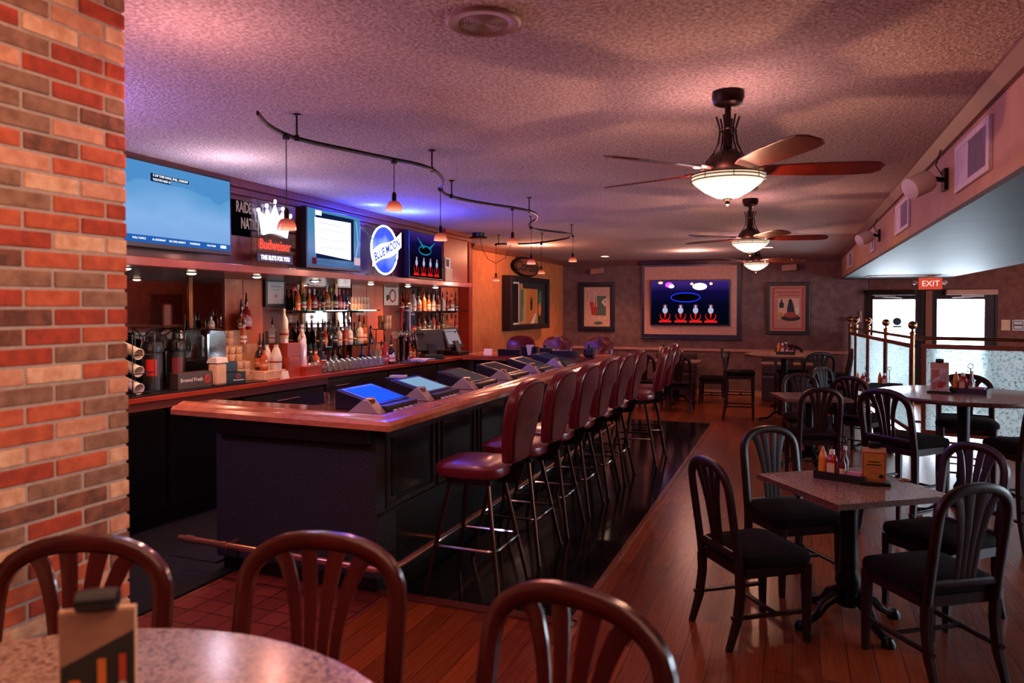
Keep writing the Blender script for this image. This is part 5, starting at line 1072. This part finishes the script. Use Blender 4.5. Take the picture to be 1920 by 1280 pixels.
# caddies with condiments (each item its own thing)
KET = mat('ketchup_red', '9a1418', .25); MUS = mat('mustard_yellow', 'e0862c', .35); LABELW = mat('bottle_label_pale', 'd8c0a8', .5); TAB = mat('pepper_sauce', '6a1810', .2)
def condiments(x, y, z, rz, where, n=4, menu=None):
    t = thing('condiment_caddy', f'black wire caddy of condiments {where}', 'caddy', (x, y, z), rz, 'condiment caddies')
    MB().box(-.13, .13, -.07, .07, 0, .008).box(-.13, .13, -.072, -.068, .008, .045).box(-.13, .13, .068, .072, .008, .045).box(-.132, -.128, -.07, .07, .008, .045).box(.128, .132, -.07, .07, .008, .045).build('tray', M['black'], t)
    MB().tube([(0, 0, .008), (0, 0, .2)], .004, 6).tube([(.02*math.cos(a*PI/6), 0, .22+.02*math.sin(a*PI/6)) for a in range(12)], .003, 5, True).build('handle', M['blackmetal'], t)
    mt = Matrix.Translation((x, y, z)) @ Matrix.Rotation(rz, 4, 'Z')
    def w(px, py): p = mt @ Vector((px, py, .0085)); return p
    if n > 0:
        p = w(-.045, -.03); k = thing('ketchup_bottle', f'red squeeze ketchup bottle with a pale label {where}', 'condiment', p, rz)
        MB().sweep([(0, 0, .0), (0, 0, .012), (0, 0, .09), (0, 0, .12), (0, 0, .13)], .062, .045, (0, 1, 0), 12, taper=[.9, 1, 1, .8, .4]).build('bottle_body', KET, k, smooth=True)
        MB().lathe([(.016, .13), (.014, .155), (.0001, .158)], 12).build('cap', M['white'], k, smooth=True)
        MB().box(-.02, .02, -.0245, -.0235, .03, .085).build('label', LABELW, k)
        p = w(-.1, -.01); k = thing('mustard_bottle', f'yellow-orange squeeze mustard bottle {where}', 'condiment', p, rz)
        MB().sweep([(0, 0, 0), (0, 0, .012), (0, 0, .1), (0, 0, .13), (0, 0, .138)], .045, .045, (0, 1, 0), 12, taper=[.9, 1, .9, .7, .4]).build('bottle_body', MUS, k, smooth=True)
        MB().lathe([(.012, .138), (.004, .165), (.0001, .166)], 10).build('nozzle', MUS, k, smooth=True)
    if n > 1:
        p = w(.012, -.03); k = thing('pepper_sauce_bottle', f'small red pepper sauce bottle {where}', 'condiment', p, rz)
        MB().lathe([(.0001, 0), (.017, 0), (.018, .08), (.008, .105), (.007, .125)], 14).build('bottle_body', TAB, k, smooth=True); MB().lathe([(.0095, .125), (.0095, .15), (.0001, .152)], 12).build('cap', KET, k, smooth=True); MB().lathe([(.0185, .02), (.0185, .06)], 14).build('label', LABELW, k, smooth=True)
        p = w(.0, .035); k = thing('steak_sauce_bottle', f'dark sauce bottle with a white cap {where}', 'condiment', p, rz)
        MB().lathe([(.0001, 0), (.024, 0), (.025, .09), (.012, .12), (.011, .15)], 14).build('bottle_body', M['black'], k, smooth=True); MB().lathe([(.0135, .15), (.0135, .17), (.0001, .172)], 12).build('cap', M['white'], k, smooth=True)
        p = w(-.055, .035); k = thing('salt_shaker', f'glass shaker with a steel top {where}', 'condiment', p, rz)
        MB().lathe([(.0001, 0), (.02, 0), (.017, .07), (.0001, .07)], 12).build('shaker_body', M['white'], k, smooth=True); MB().lathe([(.018, .0705), (.012, .09), (.0001, .094)], 12).build('top', M['chrome'], k, smooth=True)
    if n > 2:
        p = w(.075, -.035); k = thing('sweetener_packets', f'pink and white sweetener packets {where}', 'sweetener packets', p, rz)
        for i in range(5): MB().hexa([(-.04, -.02+.01*i, 0), (.03, -.02+.01*i, 0), (.03, -.016+.01*i, 0), (-.04, -.016+.01*i, 0), (-.035, -.014+.01*i, .05), (.036, -.014+.01*i, .05), (.036, -.01+.01*i, .05), (-.035, -.01+.01*i, .05)]).build('packet', M['ink_light'] if i % 2 else M['packet_pink'] if 'packet_pink' in M else M.setdefault('packet_pink', mat('packet_pink', 'c878a8', .6)), k)
    return t
def menu_holder(x, y, z, rz, w_, h, items, lb, lean=0.):
    t = thing('menu_holder', lb, 'menu', (x, y, z), rz)
    MB().box(-w_/2-.02, w_/2+.02, -.04, .05, 0, .018).build('foot', M['black'], t, bevel=.004)
    MB().box(-w_/2, w_/2, -.004, .004, .0185, h).build('card', M['cream'], t)
    MB().lathe([(.0001, -.03), (.016, -.028), (.018, 0), (.016, .028), (.0001, .03)], 14, (0, 0, h+.012), 'x').build('clip', M['black'], t, smooth=True)
    art('print', items, t, (0, -.0045, 0), RY); return t
condiments(.25, 4.40, .75, math.radians(-20), 'on the near square table')
mo_ = MUS
menu_holder(.40, 4.33, .75, math.radians(4), .115, .2, [(M['ink_red'], R4(-.056, .056, .022, .175)), (M['ink_yellow'], R4(-.05, .05, .028, .168)), (M['ink_dark'], R4(-.03, .03, .12, .126)), (M['ink_dark'], R4(-.038, .038, .104, .11)), (M['ink_red'], R4(-.038, .038, .09, .093)), (M['ink_red'], R4(-.034, .034, .075, .077)), (M['ink_red'], R4(-.03, .03, .062, .064)), (M['ink_dark'], EL(.035, .048, .012, .012))], 'small orange menu card with a red border on the near square table')
tag(MB().box(-.05, .05, -.03, .03, 0, .006).tube([(.03*math.cos(a*PI/8), .03*math.sin(a*PI/8), .004) for a in range(16)], .003, 5, True).build('ring_coaster', M['copper'], loc=(.52, 4.22, .75)), 'small copper-coloured ring lying on the near square table', 'ring') if False else None
tag(MB().tube([(.026*math.cos(a*PI/8), .026*math.sin(a*PI/8), .003) for a in range(16)], .003, 5, True).tube([(.012*math.cos(a*PI/5), .012*math.sin(a*PI/5), .003) for a in range(10)], .003, 5, True).build('metal_ring', M['copper'], loc=(.565, 4.50, .7502)), 'small coppery ring lying on the near square table', 'ring')
condiments(1.33, 6.85, 1.0, math.radians(-25), 'on the right round pub table', 4)
menu_holder(1.10, 6.78, 1.0, math.radians(-18), .13, .25, [(M['ink_light'], R4(-.063, .063, .022, .2)), (M['ink_pink'], R4(-.055, .0, .03, .19)), (M['silver_case'], [(-.03, .03), (.05, .06), (.055, .18), (.01, .15)]), (M['ink_red'], [(-.02, .05), (.02, .04), (.05, .09), (.0, .1)]), (M['ink_light'], [(-.05, .08), (.01, .12), (0, .14), (-.05, .11)])], 'tall glossy drinks menu card with a black clip on the right round pub table')
condiments(-.12, 11.5, 1.0, 0, 'on the far round pub table', 3)
condiments(.80, 9.60, .75, .2, 'on the low divider table, left caddy', 2)
condiments(1.05, 9.68, .75, -.3, 'on the low divider table, right caddy', 1)
condiments(-1.85, 13.1, .75, 0, 'on the table under the projection screen', 2)
menu_holder(-2.15, 13.05, .75, 0, .18, .25, [(M['ink_light'], R4(-.088, .088, .022, .24)), (M['ink_red'], R4(-.05, .05, .08, .2)), (M['ink_light'], R4(-.02, .02, .1, .16))], 'white and red menu card on the table under the projection screen')
menu_holder(-.98, .80, 1.05, math.radians(34), .105, .195, [(M['ink_dark'], R4(-.051, .051, .02, .19)), (M['bronze_card'] if 'bronze_card' in M else M.setdefault('bronze_card', mat('tan_card', '9a705c', .6)), [(-.051, .11), (.051, .16), (.051, .19), (-.051, .19)]), (M['ink_orange'], [(-.04, .09), (-.025, .09), (-.01, .05), (-.02, .045)]), (M['ink_orange'], R4(.0, .012, .07, .12)), (M['ink_red'], R4(.03, .04, .05, .125)), (M['silver_case'], [(-.03, .02), (.046, .02), (.046, .075), (.035, .085), (-.02, .04)])], 'blurred brown menu card with a black roll clip on the foreground table')

# dark booth partition pieces near the back wall
tag(MB().box(-2.5, -1.75, 13.9, 14.4, 0, .45).box(-2.5, -1.75, 14.25, 14.45, .4505, .8).build('booth_bench', mat('booth_vinyl', '2a1416', .5), bevel=.02), 'dark low booth bench against the back wall under the screen', 'bench')
tag(MB().box(-.55, .45, 13.95, 14.4, 0, .45).box(-.55, .45, 14.25, 14.45, .4505, .78).build('booth_bench', D.materials['booth_vinyl'], bevel=.02), 'dark low booth bench against the back wall under the red poster', 'bench')

# ================================================================== BRASS DIVIDER
dv = thing('glass_divider', 'brass-railed divider with obscure glass panels and ball finials', 'divider', (0, 0, 0))
def lx(y): return 1.33-.088*(y-10.)
ys = [10.0, 11.5, 12.8, 13.9, 14.5]
for i, y in enumerate(ys):
    x = lx(y)
    p = MB().lathe([(.045, 0), (.045, .02), (.027, .03), (.027, 1.36), (.034, 1.365), (.034, 1.39), (.018, 1.40), (.012, 1.43)], 16, (x, y, 0)).build('post', M['brass'], dv, smooth=True)
    MB().lathe([(.0001, 1.425), (.03, 1.432), (.048, 1.455), (.052, 1.478), (.046, 1.505), (.028, 1.523), (.0001, 1.53)], 18, (x, y, 0)).build('ball_finial', M['brass'], p, smooth=True)
def divrun(a, b_, rl):
    A = Vector((*a, 0)); B = Vector((*b_, 0)); d = (B-A).normalized(); nrm = Vector((-d.y, d.x, 0))
    A2 = A+d*.03; B2 = B-d*.03
    MB().tube([tuple(A2)[:2]+(1.325,), tuple(B2)[:2]+(1.325,)], .022, 12).build('top_rail', M['brass'], dv, smooth=True)
    def slab(u0, u1, z0, z1, th):
        p = A+d*u0; q = A+d*u1; o = nrm*th/2
        return [(*(p-o)[:2], z0), (*(q-o)[:2], z0), (*(q+o)[:2], z0), (*(p+o)[:2], z0), (*(p-o)[:2], z1), (*(q-o)[:2], z1), (*(q+o)[:2], z1), (*(p+o)[:2], z1)]
    L = (B-A).length; f0 = .04 if not rl else .1; f1 = L-.04
    m_ = MB().hexa(slab(f0, f1, 1.20, 1.255, .03)).hexa(slab(f0, f1, .17, .225, .03)).hexa(slab(f0, f0+.05, .225, 1.20, .03)).hexa(slab(f1-.05, f1, .225, 1.20, .03)).hexa(slab(f0-.04, f1+.02, .08, .11, .02))
    if rl: m_.hexa(slab(.03, f0, .7, .74, .02)).hexa(slab(.03, f0, .3, .33, .02))
    pf = m_.build('panel_frame', M['brass_brown'] if 'brass_brown' in M else M.setdefault('brass_brown', mat('divider_frame_brown', '7a3a28', .3, .3)), dv, bevel=.004)
    MB().hexa(slab(f0+.05, f1-.05, .225, 1.20, .008)).build('obscure_panel', M['obscure'], pf)
for i in range(4): divrun((lx(ys[i]), ys[i]), (lx(ys[i+1]), ys[i+1]), False)
cor = (lx(10.), 10.); e1 = (3.6, 9.45); e2 = (5.6, 8.95)
divrun(cor, e1, True); divrun(e1, e2, False)
for x, y in (e1, e2): MB().lathe([(.045, 0), (.045, .02), (.027, .03), (.027, 1.36), (.034, 1.365), (.018, 1.40), (.0001, 1.42)], 16, (x, y, 0)).build('post', M['brass'], dv, smooth=True)

# ================================================================== CEILING FANS
BOWL = D.materials.new('fan_bowl_glow'); BOWL.use_nodes = True; nt = BOWL.node_tree; nt.nodes.clear()
o = nt.nodes.new('ShaderNodeOutputMaterial'); e = nt.nodes.new('ShaderNodeEmission'); tc = nt.nodes.new('ShaderNodeTexCoord'); sp = nt.nodes.new('ShaderNodeSeparateXYZ')
nt.links.new(tc.outputs['Generated'], sp.inputs[0]); r = ramp(nt, [(0., (1.3, 1.05, .82)), (.35, (1.4, 1.15, .9)), (.7, (.95, .66, .48)), (1., (.62, .34, .22))]); nt.links.new(sp.outputs['Z'], r.inputs['Fac'])
nt.links.new(r.outputs['Color'], e.inputs['Color']); e.inputs['Strength'].default_value = 1.7; nt.links.new(e.outputs[0], o.inputs['Surface'])
BLW = woodmat('fan_blade_wood', '6a1c12', '4a120c', .35, (1, 1, 1), .3)
def make_fan():
    t = thing('ceiling_fan', '', 'ceiling fan')
    MB().lathe([(.068, 0), (.07, -.03), (.06, -.06), (.03, -.075), (.0001, -.075)], 24).build('canopy', M['bronze'], t, smooth=True)
    MB().lathe([(.014, -.07), (.014, -.2), (.02, -.21), (.02, -.3)], 12).build('downrod', M['bronze'], t, smooth=True)
    cg = MB()
    for k in range(6):
        a = k*PI/3; c, s_ = math.cos(a), math.sin(a)
        cg.tube([(c*r_, s_*r_, z) for r_, z in ((.05, -.12), (.036, -.17), (.034, -.2), (.04, -.25), (.06, -.3), (.09, -.34), (.1, -.365))], .0045, 6)
    cg.tube([(.036*math.cos(a*PI/8), .036*math.sin(a*PI/8), -.185) for a in range(16)], .004, 5, True)
    cg.build('scroll_cage', M['bronze'], t, smooth=True)
    MB().lathe([(.03, -.28), (.055, -.3), (.085, -.33), (.09, -.35), (.11, -.365), (.115, -.385), (.09, -.4), (.06, -.405), (.06, -.41)], 28).build('motor_housing', M['bronze'], t, smooth=True)
    for k in range(5):
        a = math.radians(k*72); c, s_ = math.cos(a), math.sin(a)
        out = [(.13, -.035), (.2, -.055), (.35, -.068), (.55, -.07), (.62, -.06), (.65, -.03), (.65, .03), (.62, .06), (.55, .07), (.35, .068), (.2, .055), (.13, .035)]
        q = Matrix.Rotation(a, 4, 'Z') @ Matrix.Translation((0, 0, -.385)) @ Matrix.Rotation(math.radians(-13), 4, 'X')
        b_ = MB().prism(out, -.004, .004).xf(q).build('fan_blade', BLW, t, bevel=.002)
        MB().prism([(.07, -.018), (.13, -.03), (.19, -.04), (.21, 0), (.19, .04), (.13, .03), (.07, .018)], .0045, .01).xf(q).build('blade_iron', M['bronze'], b_)
    lk = MB().lathe([(.155, -.405), (.155, -.43), (.145, -.445), (.10, -.485), (.05, -.515), (.0001, -.525)], 32).build('light_bowl', BOWL, t, smooth=True)
    rg = MB()
    for r_, z in ((.157, -.408), (.157, -.42), (.156, -.436)): rg.tube([(r_*math.cos(a*PI/24), r_*math.sin(a*PI/24), z) for a in range(48)], .0034, 5, True)
    for k in range(8): a = k*PI/4; rg.tube([(.157*math.cos(a), .157*math.sin(a), -.405), (.157*math.cos(a), .157*math.sin(a), -.434)], .002, 5)
    rg.build('bowl_bands', M['bronze'], lk, smooth=True)
    MB().lathe([(.02, -.52), (.022, -.528), (.008, -.535), (.012, -.55), (.0001, -.558)], 12).build('finial', M['bronze'], lk, smooth=True)
    return t
fan = make_fan()
for k, (x, y, rz, lb) in enumerate(((-.28, 3.363, 14, 'nearest bronze ceiling fan with a glowing glass bowl'), (-.37, 6.76, 10, 'middle bronze ceiling fan with a glowing glass bowl'), (-.48, 10.15, 22, 'farthest bronze ceiling fan with a glowing glass bowl, before the screen'))):
    if k == 0: fan.scale = (1, 1, .9); fan.location = (x, y, CEIL); fan.rotation_euler = (0, 0, math.radians(rz)); fan['label'] = lb; fan['group'] = 'ceiling fans in a line'
    else: dup(fan, (x, y, CEIL), math.radians(rz), lb, 'ceiling fans in a line')
    point('fan_lamp', (x, y, CEIL-.54), 'ffb088', 15, .03)
    for k2 in (0, 2, 3): aa = math.radians(rz+36+72*k2); point('fan_uplight', (x+.135*math.cos(aa), y+.135*math.sin(aa), CEIL-.35), 'ffb0a4', 3., .012)
# ================================================================== TRACK AND PENDANTS
rl = [(-2.146, 2.542), (-2.233, 2.705), (-2.274, 2.829), (-2.29, 2.926), (-2.289, 2.99), (-2.258, 3.137), (-2.18, 3.38), (-2.106, 3.615), (-2.05, 3.78), (-2.042, 3.966), (-2.108, 4.214), (-2.2, 4.418), (-2.33, 4.65), (-2.407, 4.93), (-2.375, 5.22), (-2.297, 5.472), (-2.201, 5.713), (-2.145, 5.95), (-2.157, 6.2), (-2.27, 6.52), (-2.43, 6.80), (-2.56, 7.12), (-2.58, 7.4), (-2.48, 7.7), (-2.40, 7.93), (-2.42, 8.2), (-2.6, 8.54), (-3.07, 8.95), (-3.34, 9.03), (-3.67, 8.92)]
def smoothpath(pts, n=4):
    out = []
    for i in range(len(pts)-1):
        p0, p1, p2, p3 = pts[max(i-1, 0)], pts[i], pts[i+1], pts[min(i+2, len(pts)-1)]
        for j in range(n):
            u = j/n
            out.append(tuple(.5*((2*p1[k])+(-p0[k]+p2[k])*u+(2*p0[k]-5*p1[k]+4*p2[k]-p3[k])*u*u+(-p0[k]+3*p1[k]-3*p2[k]+p3[k])*u**3) for k in range(2)))
    return out+[pts[-1]]
tk = thing('pendant_track', 'wavy bronze monorail light track hung below the ceiling over the bar', 'light track', (0, 0, 0))
MB().sweep([(x, y, 2.527) for x, y in smoothpath(rl)], .012, .022, (0, 0, 1), 8).build('rail', M['bronze'], tk, smooth=True)
for x, y in ((-2.287, 2.99), (-2.046, 3.96), (-2.40, 4.962), (-2.147, 5.975), (-2.575, 7.214), (-2.40, 8.12), (-3.03, 8.92), (-3.64, 8.94)):
    MB().tube([(x, y, 2.515), (x, y, CEIL)], .005, 6).lathe([(.012, 2.512), (.012, 2.542)], 10, (x, y, 0)).lathe([(.02, CEIL-.008), (.02, CEIL)], 12, (x, y, 0)).build('standoff', M['bronze'], tk, smooth=True)
PG = D.materials.new('pendant_glass'); PG.use_nodes = True; nt = PG.node_tree; nt.nodes.clear()
o = nt.nodes.new('ShaderNodeOutputMaterial'); e = nt.nodes.new('ShaderNodeEmission'); tc = nt.nodes.new('ShaderNodeTexCoord'); sp = nt.nodes.new('ShaderNodeSeparateXYZ')
nt.links.new(tc.outputs['Generated'], sp.inputs[0]); r = ramp(nt, [(0., rgb('ffc0a0')), (.25, rgb('f8805a')), (.6, rgb('c04a34')), (1., rgb('6a2018'))]); nt.links.new(sp.outputs['Z'], r.inputs['Fac']); nt.links.new(r.outputs['Color'], e.inputs['Color'])
e.inputs['Strength'].default_value = 1.1
g2 = nt.nodes.new('ShaderNodeBsdfGlossy'); g2.inputs['Roughness'].default_value = .1; mx = nt.nodes.new('ShaderNodeMixShader'); mx.inputs['Fac'].default_value = .12
nt.links.new(e.outputs[0], mx.inputs[1]); nt.links.new(g2.outputs[0], mx.inputs[2]); nt.links.new(mx.outputs[0], o.inputs['Surface'])
BULB = emit('pendant_bulb', 'fff0e0', 18)
def make_pendant(drop):
    t = thing('pendant_light', '', 'pendant light')
    MB().tube([(0, 0, 0), (0, 0, -drop+.095)], .0025, 6).build('cord', M['bronze'], t)
    MB().box(-.012, .012, -.012, .012, -.012, .014).build('connector', M['bronze'], t)
    MB().lathe([(.007, -drop+.105), (.013, -drop+.09), (.013, -drop+.055), (.017, -drop+.05)], 12).build('socket', M['bronze'], t, smooth=True)
    MB().lathe([(.013, -drop+.055), (.028, -drop+.05), (.04, -drop+.033), (.0455, -drop+.013), (.046, -drop)], 24).build('glass_shade', PG, t, smooth=True)
    MB().lathe([(.0001, -drop+.004), (.014, -drop+.008), (.017, -drop+.022), (.01, -drop+.04), (.0001, -drop+.046)], 12).build('bulb', BULB, t, smooth=True)
    return t
for k, (x, y, zb, lb) in enumerate(((-2.285, 2.906, 2.07, 'red-orange glass pendant hanging in front of the crown sign'), (-2.106, 3.615, 2.24, 'red-orange glass pendant over the document television'), (-2.304, 4.587, 2.16, 'red-orange glass pendant before the stage television'), (-2.201, 5.713, 2.22, 'glass pendant just right of the black ceiling fixture'),
        (-2.547, 7.151, 2.14, 'glass pendant in front of the oval wooden sign'), (-2.402, 8.176, 2.22, 'glass pendant at the rightmost bend of the track'), (-3.668, 8.919, 2.04, 'glass pendant lowest, at the far end of the track before the shadow-box picture'), (-3.086, 9.057, 2.13, 'small glass pendant right of the oval wooden sign'))):
    p = make_pendant(2.515-zb); p.location = (x, y, 2.515); tag(p, lb, 'pendant light', 'pendants on the wavy track')
    point('pendant_lamp', (x, y, zb-.03), 'ffa490', 6., .006)
# ================================================================== LIGHT AND CAMERA
# coloured wash from the neon signs on the canopy
point('crown_sign_wash', (canx(4.69)+.25, 4.69, 2.28), 'c8b0ff', 3.5, .006)
point('moon_sign_wash', (canx(6.42)+.3, 6.42, 2.46), '2438ff', 75, .006)
point('moon_sign_wash', (canx(5.9)+.22, 5.9, 2.56), '3040ff', 14, .006)
point('television_wash', (canx(3.8)+.45, 3.7, 2.35), 'e0c0d0', 10, .006)
point('violet_sign_lamp', (-3.3, 2.0, 2.35), 'c8a0ff', 50, .05)  # added violet fill for the ceiling, hidden behind the pillar; no sign there
point('moon_sign_wash', (canx(6.3)+.12, 6.05, 2.3), '2a30ff', 5, .006)
# daylight through the exit doors and the added side windows
area('door_daylight', (2.17, YB+1.6, 1.0), (-PI/2, 0, 0), 'e4f2ff', 380, 2.4, 1.8)
for a, b_ in added_wins: area('window_daylight', (XR+.3, (a+b_)/2, 1.35), (0, PI/2, 0), 'dcefff', 125, 1.8, b_-a)
# fill lights with no fixtures, near the camera and around the room
l = D.lights.new('pillar_spot', 'SPOT'); l.energy = 95; l.color = rgb('ffceaa'); l.spot_size = 1.9; l.spot_blend = .9; l.shadow_soft_size = .3  # added spot to brighten the brick pillar, no fixture
lo = D.objects.new('pillar_spot', l); COL.objects.link(lo); lo.location = (-.1, 1.0, 2.5); lo.rotation_euler = (Vector((-1.93, 1.1, 1.25))-Vector(lo.location)).to_track_quat('-Z', 'Y').to_euler()
area('table_lamp', (-1.3, .5, CEIL-.03), (0, 0, 0), 'ffc09c', 15, 1.8, 1.8)  # added fill over the foreground table, unseen
area('entry_lamp', (-.6, -1.6, CEIL-.03), (0, 0, 0), 'ffb898', 24, 2.2, 2.2)  # added warm fill behind the camera, no fixture built
area('warm_uplight', (-.5, -.9, 1.9), (PI, 0, 0), 'ffa8ac', 8, .9, .9)  # added upward fill to lift the ceiling
point('aisle_lamp', (-1.9, 1.9, 2.3), 'ffa8a0', 6, .006)  # bare point light, no fixture modelled
point('far_bar_lamp', (-3.7, 10.6, 2.5), 'ffa478', 34, .006)  # added to warm the far stools and the peach wall
point('back_room_lamp', (-1.6, 12.6, 2.5), 'ffb4a0', 26, .006)  # added to brighten the back wall
point('side_room_lamp', (5.0, 12.2, 2.35), 'ff9c74', 45, .05)  # added to lift the right side as the mirror shows it
point('side_room_lamp', (4.6, 8.0, 2.35), 'ffa484', 25, .05)  # further unseen fill on the right side
w = D.worlds.new('world'); bpy.context.scene.world = w; w.use_nodes = True
nt = w.node_tree; bg = nt.nodes['Background']; bg.inputs['Color'].default_value = (*rgb('e8f2ff'), 1); bg.inputs['Strength'].default_value = 9.
cam = D.cameras.new('camera'); co = D.objects.new('camera', cam); COL.objects.link(co)
FP = 1373.; yaw = math.atan(530/FP); pitch = math.atan(26/FP)
co.location = (0, 0, 1.7); co.rotation_euler = (PI/2-pitch, 0, yaw)
cam.sensor_width = 36; cam.lens = FP/1920*36; cam.shift_y = -39/1920; cam.clip_start = .05; cam.clip_end = 80
cam.dof.use_dof = True; cam.dof.focus_distance = 7.; cam.dof.aperture_fstop = 3.2
sc = bpy.context.scene; sc.camera = co
sc.view_settings.view_transform = 'Standard'; sc.view_settings.look = 'None'; sc.view_settings.exposure = 0.
cy = sc.cycles; cy.max_bounces = 7; cy.diffuse_bounces = 4; cy.glossy_bounces = 4; cy.transmission_bounces = 6; cy.transparent_max_bounces = 12
cy.sample_clamp_indirect = 4.; cy.caustics_reflective = False; cy.caustics_refractive = False; cy.use_denoising = True
